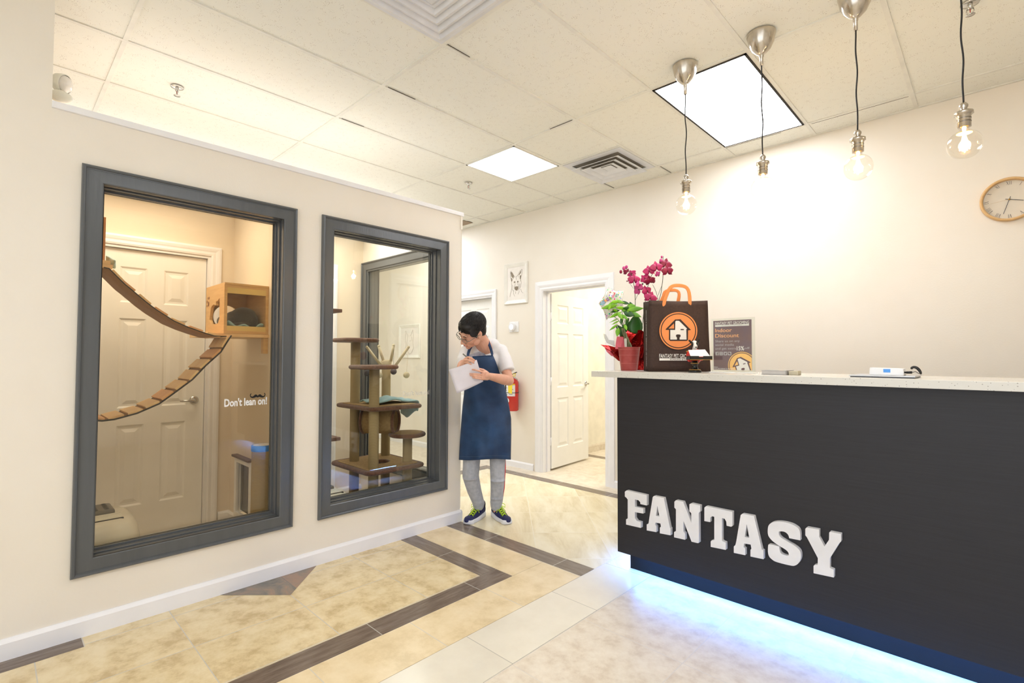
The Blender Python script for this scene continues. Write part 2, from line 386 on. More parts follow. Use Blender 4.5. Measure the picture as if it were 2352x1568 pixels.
struct(MB().box((-4.30, -1.1, 0), (LX-WT, -1.0, CAP-.03)).build('wall_cat_room_front', M_wallw))
wall_with_holes('wall_back', 1, BY, BY+.12, -7.6, RX, 0, HC+.006, [(-3.612, -2.765, 0, 2.018), (-5.25, -4.40, 0, 2.018)], M_wall, 'long cream back wall behind the reception counter')
struct(MB().box((RX, FY, 0), (RX+.1, 8.2, HC+.006)).build('wall_right', M_wall))
struct(MB().box((-7.7, FY, 0), (-7.6, BY+.12, HC+.006)).build('wall_far_left', M_wall))
struct(MB().box((-4.02, BY+.12, 0), (-3.90, 8.1, 2.76)).build('wall_far_room_left', mat('far_room_paint', (244, 238, 220), .6)))
struct(MB().box((-4.02, 8.1, 0), (RX, 8.2, 2.76)).build('wall_far_room_end', M_wall))
wall_with_holes('wall_front', 1, FY-.12, FY, -3.1, RX, 0, HC+.006, [(-2.3, 2.5, .35, 2.6)], M_wall)
# white cap along the top of the partition
cp = MB(); cp.box((LX-WT-.02, EY, CAP-.03), (LX+.014, SY+.014, CAP)); cp.box((-4.44, SY-WT-.01, CAP-.03), (LX-WT, SY+.014, CAP-.0005))
struct(cp.build('trim_1', M_white, bevel=.003), 'white cap strip along the top of the partition wall')
struct(MB().box((LX-.012, SY-.012, 2.27), (LX+.006, SY+.006, CAP-.03)).box((LX-.02, SY, .1), (LX+.0025, SY+.0025, 2.27)).build('trim_2', M_wall))
# baseboards
def baseboard(name, p, q, n, h=.083, t=.014, m=None, label=None):
    p, q, n = Vector(p), Vector(q), Vector(n)
    prof = [(0, 0), (t, 0), (t, h*.80), (t*.55, h*.93), (t*.35, h), (0, h)]
    mb = MB(); mb.prism([p+n*a+Vector((0, 0, b)) for a, b in prof], q-p)
    return struct(mb.build(name, m or M_white), label)
baseboard('baseboard_left', (LX, FY, 0), (LX, SY, 0), (1, 0, 0), .088, .016, None, 'white baseboard along the foot of the left wall')
baseboard('baseboard_end', (LX+.016, SY, 0), (-4.42, SY, 0), (0, 1, 0), .088)
baseboard('baseboard_back', (-4.29, BY, 0), (-3.73, BY, 0), (0, -1, 0), .072)
baseboard('baseboard_back_far', (-5.32, BY, 0), (-7.6, BY, 0), (0, -1, 0), .072)
baseboard('baseboard_back_right', (-2.70, BY, 0), (RX, BY, 0), (0, -1, 0), .072)
baseboard('baseboard_cat_room_rear', (-4.30, -1, 0), (-4.30, .40, 0), (1, 0, 0), .08)
baseboard('baseboard_cat_room_rear_middle', (-4.30, 1.23, 0), (-4.30, 1.31, 0), (1, 0, 0), .08)
baseboard('baseboard_cat_room_rear_end', (-4.30, 2.17, 0), (-4.30, 2.43, 0), (1, 0, 0), .08)
baseboard('baseboard_divider', (-4.30, 1.31, 0), (LX-WT, 1.31, 0), (0, -1, 0), .08)
baseboard('baseboard_far_room', (-3.90, BY+.14, 0), (-3.90, 8.1, 0), (1, 0, 0), .1, .012, FT[4])
# ------------------------------------------------------------------ windows
def casing(mb, axis, v, n, a0, a1, z0, z1, w, sides='LRTB'):
    """mitred picture-frame casing standing n off the wall face v"""
    prof = [(0, 0), (0, .012), (.003, .020), (.008, .025), (.013, .024), (.017, .019), (.0175, .016), (.021, .016), (.0215, .013), (w-.004, .015), (w, .012), (w, 0)]
    def P(u, d, a, z): return Vector((v+n*d, a, z)) if axis == 0 else Vector((a, v+n*d, z))
    C4 = [(a0, z0, 1, 1), (a1, z0, -1, 1), (a1, z1, -1, -1), (a0, z1, 1, -1)]
    rings = [[P(0, d, a+sa*u, z+sz*u) for u, d in prof] for a, z, sa, sz in C4]
    k = len(prof)
    for i, s_ in zip(range(4), 'BRTL'):
        if s_ not in sides: continue
        A, B_ = rings[i], rings[(i+1) % 4]
        mb.add(A+B_, [(j, (j+1) % k, k+(j+1) % k, k+j) for j in range(k)])
def window(name, axis, face, n, a0, a1, z0, z1, depth, glass, label, back=True):
    """casing, jamb, stops and pane of an interior window; `face` is the wall face, n its outward sign"""
    mid = ((a0+a1)/2); loc = (face, mid, z0) if axis == 0 else (mid, face, z0)
    r = sempty(name, loc, label)
    mb = MB(); casing(mb, axis, face, n, a0, a1, z0, z1, CW)
    if back: casing(mb, axis, face-n*depth, -n, a0, a1, z0, z1, CW)
    mb.build('casing', M_grey, r)
    jb = MB(); i0, i1, k0, k1 = a0+CW-JT, a1-CW+JT, z0+CW-JT, z1-CW+JT
    def bx(u0, u1, aa, ab, za, zb):
        A, B_ = sorted((face-n*u0, face-n*u1))
        jb.box((A, aa, za), (B_, ab, zb)) if axis == 0 else jb.box((aa, A, za), (ab, B_, zb))
    T = .012
    bx(-.008, depth+.008, i0, i0+T, k0, k1); bx(-.008, depth+.008, i1-T, i1, k0, k1)
    bx(-.008, depth+.008, i0+T, i1-T, k1-T, k1); bx(-.008, depth+.008, i0+T, i1-T, k0, k0+T)
    for u0, u1, g in ((.040, .082, .006), (.082, .098, .014), (.106, .122, .014)):
        bx(u0, u1, i0+T, i0+T+g, k0+T, k1-T); bx(u0, u1, i1-T-g, i1-T, k0+T, k1-T)
        bx(u0, u1, i0+T+g, i1-T-g, k1-T-g, k1-T); bx(u0, u1, i0+T+g, i1-T-g, k0+T, k0+T+g)
    jb.build('jamb', M_grey, r, bevel=.0015)
    gp = MB(); A, B_ = sorted((face-n*.099, face-n*.105))
    gp.box((A, i0+T, k0+T), (B_, i1-T, k1-T)) if axis == 0 else gp.box((i0+T, A, k0+T), (i1-T, B_, k1-T))
    gp.build('glass_pane', glass, r)
    return r
win1 = window('window_1', 0, LX, 1, WIN[0][0], WIN[0][1], WZ[0], WZ[1], WT, M_glass1, 'large grey framed window at the left, with white lettering and a mustache on its glass')
win2 = window('window_2', 0, LX, 1, WIN[1][0], WIN[1][1], WZ[0], WZ[1], WT, M_glass2, 'grey framed window beside the wall corner, showing the cat tree')
win3 = window('window_3', 1, SY, 1, -4.30, -3.14, WZ[0], WZ[1], WT, M_glass2, 'grey framed window in the end wall of the cat rooms, seen through the second window', back=True)
# ------------------------------------------------------------------ doors
def panel_door(mb, M, w, h, t=.036):
    """six-panel leaf: local x across 0..w, y thickness 0..t, z up"""
    st = .115; mid = (w-.10)/2; cols = [(st, mid), (mid+.10, w-st)]
    rows = [(.20, .20+.52), (.86, .86+.52), (h-.30-.0, h-.11)]
    rows = [(.22, .78), (.90, 1.52), (1.63, h-.12)]
    xs = sorted({0, w} | {c for q in cols for c in q}); zs = sorted({0, h} | {c for q in rows for c in q})
    for y, sgn in ((0, 1), (t, -1)):
        for i in range(len(xs)-1):
            for j in range(len(zs)-1):
                x0, x1, z0, z1 = xs[i], xs[i+1], zs[j], zs[j+1]
                if (x0, x1) in cols and (z0, z1) in rows:
                    rr = [(0, 0), (.012, .008), (.026, .008), (.05, .001)]
                    ring = [[M @ Vector((a, y+sgn*d, b)) for a, b in ((x0+e, z0+e), (x1-e, z0+e), (x1-e, z1-e), (x0+e, z1-e))] for e, d in rr]
                    vs = [p for r_ in ring for p in r_]
                    fs = [(k*4+q, k*4+(q+1) % 4, (k+1)*4+(q+1) % 4, (k+1)*4+q) for k in range(3) for q in range(4)]+[(12, 13, 14, 15)]
                    mb.add(vs, fs)
                else:
                    mb.add([M @ Vector(p) for p in ((x0, y, z0), (x1, y, z0), (x1, y, z1), (x0, y, z1))], [(0, 1, 2, 3)])
    for a, b in (((0, 0), (w, 0)), ((w, 0), (w, h)), ((w, h), (0, h)), ((0, h), (0, 0))):
        mb.add([M @ Vector(p) for p in ((a[0], 0, a[1]), (b[0], 0, b[1]), (b[0], t, b[1]), (a[0], t, a[1]))], [(0, 1, 2, 3)])
def lever(r, p, out, along, name='handle'):
    p, out, along = Vector(p), Vector(out), Vector(along)
    mb = MB(); mb.lathe([(0, .012), (.012, .012), (.022, .009), (.030, .004), (.031, 0)], p, out, 24)
    mb.tube([p, p+out*.03, p+out*.045+along*.012, p+out*.048+along*.05, p+out*.044+along*.10], [.009, .009, .010, .008, .006], 10)
    lab(mb.build(name, M_chrome, r), 'satin metal lever handle')
def door_casing(mb, axis, v, n, a0, a1, z1, w=.07):
    """three sided white casing around an opening a0..a1, top z1"""
    prof = [(0, 0), (0, .010), (.012, .014), (.030, .012), (.040, .016), (.056, .019), (w, .016), (w, 0)]
    def P(a, d, z): return Vector((v+n*d, a, z)) if axis == 0 else Vector((a, v+n*d, z))
    k = len(prof)
    R = [[P(a0-u, d, 0) for u, d in prof], [P(a0-u, d, z1+u) for u, d in prof], [P(a1+u, d, z1+u) for u, d in prof], [P(a1+u, d, 0) for u, d in prof]]
    for i in range(3): mb.add(R[i]+R[i+1], [(j, (j+1) % k, k+(j+1) % k, k+j) for j in range(k)])
def closed_door(name, axis, face, n, a0, a1, h, label, knob_at, inset=.03):
    r = sempty(name, (face, (a0+a1)/2, 0) if axis == 0 else ((a0+a1)/2, face, 0), label)
    mb = MB(); door_casing(mb, axis, face, n, a0, a1, h); mb.build('casing', M_white, r)
    jb = MB()
    for aa, ab, za, zb in ((a0, a0+.018, 0, h), (a1-.018, a1, 0, h), (a0+.018, a1-.018, h-.018, h)):
        A, B_ = sorted((face, face-n*.12)); jb.box((A, aa, za), (B_, ab, zb)) if axis == 0 else jb.box((aa, A, za), (ab, B_, zb))
    jb.build('jamb', M_white, r)
    w = a1-a0-.042; t = .036
    if axis == 0: M = Matrix(((0, n*-1, 0, face-n*inset), (1, 0, 0, a0+.021), (0, 0, 1, .01), (0, 0, 0, 1)))
    else: M = Matrix(((1, 0, 0, a0+.021), (0, n*-1, 0, face-n*inset), (0, 0, 1, .01), (0, 0, 0, 1)))
    mb = MB(); panel_door(mb, M, w, h-.032, t); leaf = mb.build('door_leaf', M_door, r)
    kp = M @ Vector((knob_at*w, 0, .93)); ou = Vector((n, 0, 0)) if axis == 0 else Vector((0, n, 0)); al = (Vector((0, 1, 0)) if axis == 0 else Vector((1, 0, 0)))*(-1 if knob_at > .5 else 1)
    lever(leaf, kp, ou, al)
    return r
closed_door('door_2', 0, -4.30, 1, .47, 1.15, 2.03, 'white six panel door seen through the large left window', .9)
closed_door('door_3', 0, -4.30, 1, 1.42, 2.10, 2.03, 'white door at the left edge of the view through the second window', .1)
closed_door('door_4', 1, BY, -1, -5.25, -4.40, 2.018, 'closed white door behind the person', .1, inset=.07)
# open door in the back wall
d1 = sempty('door_1', (-3.19, BY, 0), 'open white six panel door left of the reception counter')
mb = MB(); door_casing(mb, 1, BY, -1, -3.612+.012, -2.765-.012, 2.018-.012, .098); mb.build('casing', M_white, d1)
jb = MB(); jb.box((-3.612, BY-.005, 0), (-3.592, BY+.125, 2.018)); jb.box((-2.785, BY-.005, 0), (-2.765, BY+.125, 2.018)); jb.box((-3.592, BY-.005, 1.998), (-2.785, BY+.125, 2.018))
jb.box((-3.592, BY+.06, 0), (-3.580, BY+.10, 1.998)); jb.box((-3.58, BY+.06, 1.986), (-2.785, BY+.10, 1.998))
jb.build('jamb', M_white, d1)
hy = BY+.135; ang = math.atan2(5.22-hy, -3.655+3.585)
Mx = Matrix.Translation((-3.583, hy, .022)) @ Matrix.Rotation(ang, 4, 'Z')
mb = MB(); panel_door(mb, Mx, .80, 1.965); leaf = mb.build('door_leaf', M_door, d1)
lever(leaf, Mx @ Vector((.74, 0, .92)), -(Mx.to_3x3() @ Vector((0, 1, 0))), -(Mx.to_3x3() @ Vector((1, 0, 0))))
lever(leaf, Mx @ Vector((.74, .036, .92)), (Mx.to_3x3() @ Vector((0, 1, 0))), -(Mx.to_3x3() @ Vector((1, 0, 0))))
for z in (.28, .95, 1.68):
    h_ = MB(); h_.box((-3.594, BY+.1, z), (-3.590, BY+.14, z+.09)); h_.tube([(-3.588, BY+.135, z), (-3.588, BY+.135, z+.09)], .006); h_.build('hinge', M_white, d1)
# ------------------------------------------------------------------ ceiling lights and vents
M_panel = emit_mat('lit_diffuser', (.93, .98, 1.07), PANEL_W)
M_dframe = mat('dark_gap_frame', (52, 46, 38), .8)
def ceiling_light(x0, y0, x1, y1, label, dark=True):
    r = thing('ceiling_light', label, 'ceiling light', ((x0+x1)/2, (y0+y1)/2, HC), 'square panel lights in the ceiling')
    fr = MB(); w = .012
    for a in ((x0, y0, x1, y0+w), (x0, y1-w, x1, y1), (x0, y0, x0+w, y1), (x1-w, y0, x1, y1)): fr.box((a[0], a[1], HC-.004), (a[2], a[3], HC+.006))
    fr.build('frame', M_dframe if dark else M_tbar, r)
    MB().box((x0+w, y0+w, HC-.002), (x1-w, y1-w, HC+.004)).build('diffuser', M_panel, r)
    return r
ceiling_light(-1.500, 2.812, -.942, 3.973, 'large rectangular ceiling light with a dark edge near the back wall')
ceiling_light(-3.259, 2.811, -2.690, 3.379, 'small square ceiling light above the end of the cat rooms', False)
for i, (x0, y0) in enumerate(((-.332, -1.909), (-.332, .46))):  # out-of-view panels added as fill for the shop
    ceiling_light(x0, y0, x0+.574, y0+1.155, ('unseen panel light added behind the camera to brighten the shop', 'unseen panel light added right above the camera to brighten the shop')[i], False)
ceiling_light(-5.60, 1.64, -5.04, 2.79, 'unseen panel light added to brighten the passage behind the cat rooms', False)  # hidden panel added to brighten the passage side
ceiling_light(-5.60, 2.81, -5.04, 3.97, 'unseen panel light added beyond the cat rooms to brighten the back wall', False)  # hidden panel added to brighten the back wall by the doors
M_vent = mat('vent_white', (228, 229, 232), .45); M_dark = mat('vent_inside', (150, 142, 128), .9)
def sq_ring(mb, cx, cy, r_out, z_out, r_in, z_in, t=.002):
    A = [Vector((cx+sx*r_out, cy+sy*r_out, z_out)) for sx, sy in ((-1, -1), (1, -1), (1, 1), (-1, 1))]
    B_ = [Vector((cx+sx*r_in, cy+sy*r_in, z_in)) for sx, sy in ((-1, -1), (1, -1), (1, 1), (-1, 1))]
    up = Vector((0, 0, t)); mb.add(A+B_+[p+up for p in A]+[p+up for p in B_], [(i, (i+1) % 4, 4+(i+1) % 4, 4+i) for i in range(4)]+[(8+i, 8+(i+1) % 4, 12+(i+1) % 4, 12+i) for i in range(4)]+[(i, (i+1) % 4, 8+(i+1) % 4, 8+i) for i in range(4)]+[(4+i, 4+(i+1) % 4, 12+(i+1) % 4, 12+i) for i in range(4)])
def vent(cx, cy, h, label, big):
    r = thing('ceiling_vent', label, 'ceiling vent', (cx, cy, HC-.05))
    mb = MB(); sq_ring(mb, cx, cy, h, HC-.002, h-.02 if big else h*.80, HC-.003 if big else HC-.006); mb.build('frame', M_vent, r)
    MB().box((cx-h*.8, cy-h*.8, HC+.001), (cx+h*.8, cy+h*.8, HC+.003)).build('duct_opening', M_vent if big else M_dark, r)
    radii = [.93, .76, .59, .42, .26] if big else [.80, .58, .36]
    for k, q in enumerate(radii):
        mb = MB()
        if big: sq_ring(mb, cx, cy, h*q, HC-.006-.004*k, h*(q-.10), HC-.002-.004*k-.02); sq_ring(mb, cx, cy, h*(q-.10), HC-.022-.004*k, h*(q-.16), HC-.006-.004*k)
        else: sq_ring(mb, cx, cy, h*q, HC-.040+.004*k, h*(q-.17), HC-.016+.002*k); sq_ring(mb, cx, cy, h*q+.008, HC-.041+.004*k, h*q, HC-.040+.004*k)
        mb.build('louver', M_vent, r)
    if not big: MB().box((cx-h*.16, cy-h*.16, HC-.016), (cx+h*.16, cy+h*.16, HC-.013)).build('center_plate', M_vent, r)
    else: MB().box((cx-h*.12, cy-h*.12, HC-.04), (cx+h*.12, cy+h*.12, HC-.037)).build('center_plate', M_vent, r)
vent(-1.797, 1.3345, .284, 'large white stepped air diffuser at the top edge of the view', True)
vent(-2.380, 3.688, .285, 'white square louvered air vent beside the back wall', False)
vb = MB(); vb.box((-5.0, 3.95, HC-.004), (-4.62, 4.10, HC)); r = vb.build('return_grille', mat('brown_grille', (150, 128, 100), .6)); tag(r, 'brown ceiling grille just visible above the partition corner', 'ceiling vent')
# ------------------------------------------------------------------ materials of the things
def streak_mat(name, a, b, scale, stretch, rough=.4, bump=.05, coat=0):
    m, nt, bs = new_mat(name); N = nt.nodes; K = nt.links
    tc = N.new('ShaderNodeTexCoord'); mp = N.new('ShaderNodeMapping'); mp.inputs['Scale'].default_value = stretch; K.new(tc.outputs['Object'], mp.inputs[0])
    nz = N.new('ShaderNodeTexNoise'); nz.inputs['Scale'].default_value = scale; nz.inputs['Detail'].default_value = 6; nz.inputs['Roughness'].default_value = .7; K.new(mp.outputs[0], nz.inputs['Vector'])
    cr = N.new('ShaderNodeValToRGB'); cr.color_ramp.elements[0].position = .3; cr.color_ramp.elements[0].color = lin(a)+(1,); cr.color_ramp.elements[1].position = .7; cr.color_ramp.elements[1].color = lin(b)+(1,)
    K.new(nz.outputs[0], cr.inputs[0]); K.new(cr.outputs[0], bs.inputs['Base Color']); bs.inputs['Roughness'].default_value = rough; bs.inputs['Coat Weight'].default_value = coat
    bp = N.new('ShaderNodeBump'); bp.inputs['Strength'].default_value = bump; bp.inputs['Distance'].default_value = .002; K.new(nz.outputs[0], bp.inputs['Height']); K.new(bp.outputs[0], bs.inputs['Normal'])
    return m
def speckle_mat(name, base, spots, scale, size, rough=.25):
    m, nt, bs = new_mat(name); N = nt.nodes; K = nt.links
    tc = N.new('ShaderNodeTexCoord'); vo = N.new('ShaderNodeTexVoronoi'); vo.inputs['Scale'].default_value = scale; K.new(tc.outputs['Object'], vo.inputs['Vector'])
    sp = N.new('ShaderNodeSeparateColor'); K.new(vo.outputs['Color'], sp.inputs[0])
    th = N.new('ShaderNodeMapRange'); th.inputs[1].default_value = .45; th.inputs[3].default_value = -.05; th.inputs[4].default_value = size; K.new(sp.outputs[0], th.inputs[0])
    lt = N.new('ShaderNodeMath'); lt.operation = 'LESS_THAN'; K.new(vo.outputs['Distance'], lt.inputs[0]); K.new(th.outputs[0], lt.inputs[1])
    mx = N.new('ShaderNodeMix'); mx.data_type = 'RGBA'; mx.inputs['A'].default_value = lin(base)+(1,); mx.inputs['B'].default_value = lin(spots)+(1,)
    K.new(lt.outputs[0], mx.inputs['Factor']); K.new(mx.outputs['Result'], bs.inputs['Base Color']); bs.inputs['Roughness'].default_value = rough
    return m
def sisal_mat():
    m, nt, bs = new_mat('sisal_rope'); N = nt.nodes; K = nt.links
    tc = N.new('ShaderNodeTexCoord'); wv = N.new('ShaderNodeTexWave'); wv.bands_direction = 'Z'; wv.inputs['Scale'].default_value = 85; wv.inputs['Distortion'].default_value = 1.2; wv.inputs['Detail'].default_value = 3; wv.inputs['Detail Scale'].default_value = 4
    K.new(tc.outputs['Object'], wv.inputs['Vector'])
    cr = N.new('ShaderNodeValToRGB'); cr.color_ramp.elements[0].color = lin((156, 134, 96))+(1,); cr.color_ramp.elements[1].color = lin((196, 176, 132))+(1,); K.new(wv.outputs['Color'], cr.inputs[0]); K.new(cr.outputs[0], bs.inputs['Base Color']); bs.inputs['Roughness'].default_value = .9
    bp = N.new('ShaderNodeBump'); bp.inputs['Strength'].default_value = .6; bp.inputs['Distance'].default_value = .004; K.new(wv.outputs['Fac'], bp.inputs['Height']); K.new(bp.outputs[0], bs.inputs['Normal'])
    return m
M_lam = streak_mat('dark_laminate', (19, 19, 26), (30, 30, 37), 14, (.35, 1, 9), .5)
M_quartz = speckle_mat('speckled_quartz', (214, 211, 202), (164, 160, 150), 130, .28)
M_letter = mat('white_letter_foam', (236, 235, 236), .5)
M_pine = streak_mat('pine_board', (205, 162, 104), (226, 188, 128), 5, (1, 1, 8), .5, .1)
M_plank = streak_mat('pine_plank', (236, 192, 138), (246, 220, 172), 6, (6, 1, 1), .55)
M_strap = streak_mat('brown_strap', (158, 116, 76), (176, 134, 92), 20, (1, 1, 1), .8)
M_sisal = sisal_mat()
M_plush = mat('brown_plush', (122, 84, 62), .95, var=(96, 64, 46), scale=60, bump=.5, bscale=220, sheen=.3)
M_tan = mat('tan_carpet', (178, 150, 106), .95, var=(160, 132, 90), scale=60, bump=.4, bscale=260)
M_fleece = mat('pale_blue_fleece', (160, 196, 202), .95, var=(142, 180, 190), scale=25, bump=.3, bscale=200, sheen=.3)
M_plastic = mat('cream_plastic', (246, 246, 236), .25)
M_white2 = mat('white_plastic', (244, 244, 244), .35)
M_redplastic = mat('red_gloss', (205, 40, 30), .25, coat=.3)
M_orange = mat('orange_print', (242, 150, 84), .6)
M_lettwhite = mat('white_print', (240, 238, 232), .6)
M_brownbag = mat('brown_bag_fabric', (66, 46, 38), .75, var=(58, 40, 33), scale=90, bump=.15, bscale=400)
M_bagdark = mat('dark_brown_print', (52, 34, 28), .6)
M_vinyl = mat('white_vinyl', (246, 246, 246), .5)
# ------------------------------------------------------------------ reception counter
cx0, cx1 = U(1418, 1000, 1, CY).x, 2.05
ctr = thing('reception_counter', 'dark laminate reception counter with large white letters and blue light below', 'counter', ((cx0+cx1)/2, 2.85, 0))
bd = MB(); bd.box((cx0, CY, .118), (cx1, CY+.03, 1.149)); bd.box((cx0, CY+.03, .118), (cx0+.03, 3.06, 1.149)); bd.box((cx1-.03, CY+.03, .118), (cx1, 3.06, 1.149)); bd.box((cx0+.03, CY+.03, .118), (cx1-.03, 3.06, .14)); bd.box((cx0+.03, 3.03, .14), (cx1-.03, 3.06, 1.149))
bd.build('body', M_lam, ctr)
kx = U(1448, 1290, 1, 2.707).x
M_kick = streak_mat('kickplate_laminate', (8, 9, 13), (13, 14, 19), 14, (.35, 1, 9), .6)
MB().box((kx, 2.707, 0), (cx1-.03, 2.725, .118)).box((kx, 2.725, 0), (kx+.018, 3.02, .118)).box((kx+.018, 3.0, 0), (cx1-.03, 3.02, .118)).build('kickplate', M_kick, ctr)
M_kick.node_tree.nodes['Principled BSDF'].inputs['Specular IOR Level'].default_value = .3
M_led = emit_mat('blue_led', (.02, .16, 1.0), 3)
MB().box((kx+.01, 2.690, .110), (cx1-.1, 2.700, .1175)).build('led_strip', M_led, ctr)
light('counter_strip_light', 'AREA', ((kx+cx1)/2, 2.672, .112), 14, (.11, .33, 1.0), (math.radians(-26), 0, 0), (cx1-kx-.1, .02))
light('counter_end_strip_light', 'AREA', (kx-.012, 2.86, .112), 1.5, (.15, .33, 1.0), (0, math.radians(22), 0), (.02, .3))
LET = dict(
 F=([(137,192),(152,180),(335,222),(335,316),(277,303),(275,285),(258,268),(228,262),(228,328),(303,342),(303,389),(228,376),(228,430),(245,455),(281,465),(281,518),(148,487),(148,440),(163,432),(163,262),(150,245),(137,235)], []),
 A1=([(388,240),(400,229),(488,247),(543,518),(549,524),(549,585),(452,566),(452,514),(462,506),(457,478),(414,470),(410,492),(421,503),(421,556),(334,540),(334,486),(350,478),(362,400)], [(430,318),(417,408),(448,414)]),
 N=([(583,282),(597,268),(662,281),(735,470),(735,385),(718,368),(718,305),(733,296),(816,315),(816,370),(803,383),(805,650),(797,656),(738,642),(665,455),(665,552),(680,568),(680,625),(580,602),(580,555),(597,545),(597,350),(583,335)], []),
 T=([(853,335),(868,322),(1106,372),(1106,500),(1096,508),(1053,498),(1050,460),(1035,435),(1012,430),(1012,632),(1025,642),(1046,650),(1046,716),(910,688),(910,640),(920,628),(942,625),(942,418),(925,412),(908,425),(906,466),(853,456)], []),
 A2=([(1180,402),(1195,390),(1300,410),(1372,715),(1386,722),(1386,800),(1268,775),(1268,715),(1277,705),(1270,668),(1212,658),(1207,690),(1222,705),(1222,764),(1118,742),(1118,685),(1132,672),(1140,640)], [(1235,488),(1217,600),(1257,606)]),
 S=([(1424,530),(1430,495),(1455,470),(1490,460),(1540,460),(1600,470),(1660,490),(1718,535),(1718,630),(1618,610),(1610,580),(1585,555),(1550,547),(1525,550),(1522,575),(1540,605),(1600,640),(1670,680),(1710,715),(1724,745),(1724,800),(1700,840),(1670,858),(1640,860),(1500,825),(1465,805),(1426,765),(1426,672),(1438,663),(1528,685),(1532,730),(1550,755),(1590,768),(1614,765),(1612,740),(1590,715),(1530,680),(1470,640),(1435,600),(1424,570)], []),
 Y=([(1762,525),(1775,513),(1888,533),(1888,600),(1935,685),(1975,625),(1977,560),(1985,552),(2085,572),(2085,640),(2070,655),(1985,790),(1985,880),(2020,895),(2020,965),(1836,925),(1836,860),(1848,850),(1873,850),(1875,790),(1775,600),(1762,585)], []))
def round_turns(P):
    out = []
    for i in range(len(P)):
        a, b, c = (Vector(P[i-1]), Vector(P[i]), Vector(P[(i+1) % len(P)]))
        if (b-a).angle(c-b) < math.radians(56): out += [tuple(b.lerp(a, .25)), tuple(b.lerp(c, .25))]
        else: out.append(tuple(b))
    return out
LET['S'] = (round_turns(round_turns(LET['S'][0])), [])
for k, (out, hole) in LET.items():
    f = lambda q: U(1400+q[0]/3.92, 1080+q[1]/3.92, 1, CY-.026)
    mb = MB(); mb.prism([f(q) for q in out], (0, .0255, 0), 0, [[f(q) for q in hole]] if hole else [])
    lab(mb.build('letter', M_letter, ctr, bevel=.0012), 'white slab letter %s' % k[0])
ct = MB(); ct.box((U(1358, 858, 1, 2.56).x, 2.56, 1.1495), (2.12, 3.12, 1.184))
TOP = 1.184
tag(ct.build('countertop', M_quartz, bevel=.0015), 'pale speckled stone countertop overhanging the dark reception counter', 'countertop')
# ------------------------------------------------------------------ pendants
M_bulb = glass_mat('bulb_glass', (.985, .97, .94), 1.95, 1.0)
M_fil = emit_mat('glowing_filament', (1.0, .55, .18), 60)
M_cord = mat('black_cord', (28, 26, 26), .6)
M_reflector = mat('amber_mica', (235, 190, 110), .4)
def pendant(x, y, label):
    r = thing('pendant_lamp', label, 'pendant lamp', (x, y, HC), 'bare bulb pendants in a row over the counter')
    o = Vector((x, y, 0)); Z = lambda z: Vector((x, y, z))
    mb = MB(); mb.lathe([(.0, HC-.112), (.010, HC-.110), (.024, HC-.100), (.045, HC-.078), (.060, HC-.045), (.067, HC-.012), (.069, HC-.004), (.069, HC), (0, HC)], o, seg=40)
    mb.lathe([(.0, HC-.165), (.0085, HC-.165), (.0085, HC-.125), (.011, HC-.118), (.012, HC-.105)], o, seg=20)
    mb.build('canopy', M_nickel, r)
    zc = [HC-.16-(HC-.16-2.298)*i/32 for i in range(33)]
    mb = MB(); mb.tube([Vector((x+.0032*math.sin(i*.42+x*9)*math.sin(PI*i/32), y+.003*math.cos(i*.37)*math.sin(PI*i/32), z)) for i, z in enumerate(zc)], .0032, 8); mb.build('cord', M_cord, r)
    mb = MB(); mb.lathe([(0, 2.302), (.008, 2.300), (.0145, 2.290), (.0145, 2.282), (.008, 2.272), (.010, 2.270), (.020, 2.268), (.030, 2.262), (.031, 2.252), (.026, 2.250), (.025, 2.246), (.0225, 2.244), (.0225, 2.200), (.018, 2.198), (0, 2.198)], o, seg=32)
    so = mb.build('socket', M_nickel, r)
    mb = MB(); mb.lathe([(.0226, 2.236), (.0232, 2.235), (.0232, 2.233), (.0226, 2.232)], o); mb.lathe([(.0226, 2.222), (.0232, 2.221), (.0232, 2.219), (.0226, 2.218)], o); mb.build('socket_groove', mat('dark_metal', (140, 132, 122), .35, 1) if 'dark_metal' not in MATS else MATS['dark_metal'], so)
    mb = MB(); pr = [(.0145, 2.200), (.015, 2.192)]+[(.0575*math.sin(a), 2.130+.0575*math.cos(a)) for a in [math.radians(q) for q in range(20, 181, 8)]]+[(0, 2.0725)]
    mb.lathe(pr, o, seg=40); bu = mb.build('bulb', M_bulb, r)
    mb = MB(); mb.lathe([(.0, 2.182), (.024, 2.178), (.0255, 2.175), (.024, 2.176), (0, 2.176)], o, seg=28); mb.build('reflector', M_reflector, bu)
    mb = MB(); mb.tube([Z(2.198), Z(2.165)], [.007, .003], 10)
    for k in range(6):
        a = k*PI/3; mb.tube([Z(2.17)+Vector((math.cos(a), math.sin(a), 0))*.003, Z(2.108)+Vector((math.cos(a), math.sin(a), 0))*.015], .0022, 6)
    mb.build('filament', M_fil, bu)
    light('bulb_glow', 'POINT', (x, y, 2.135), 2.2, (1.0, .72, .40), radius=.02)
    return r
for i, x in enumerate((-1.235, -.829, -.426, -.069)):
    pendant(x, 2.70, ('globe bulb pendant on a nickel canopy, leftmost in the row nearest the door', 'globe bulb pendant whose cord crosses the large bright ceiling panel', 'globe bulb pendant, second from the wall clock', 'globe bulb pendant hanging closest to the wall clock')[i])
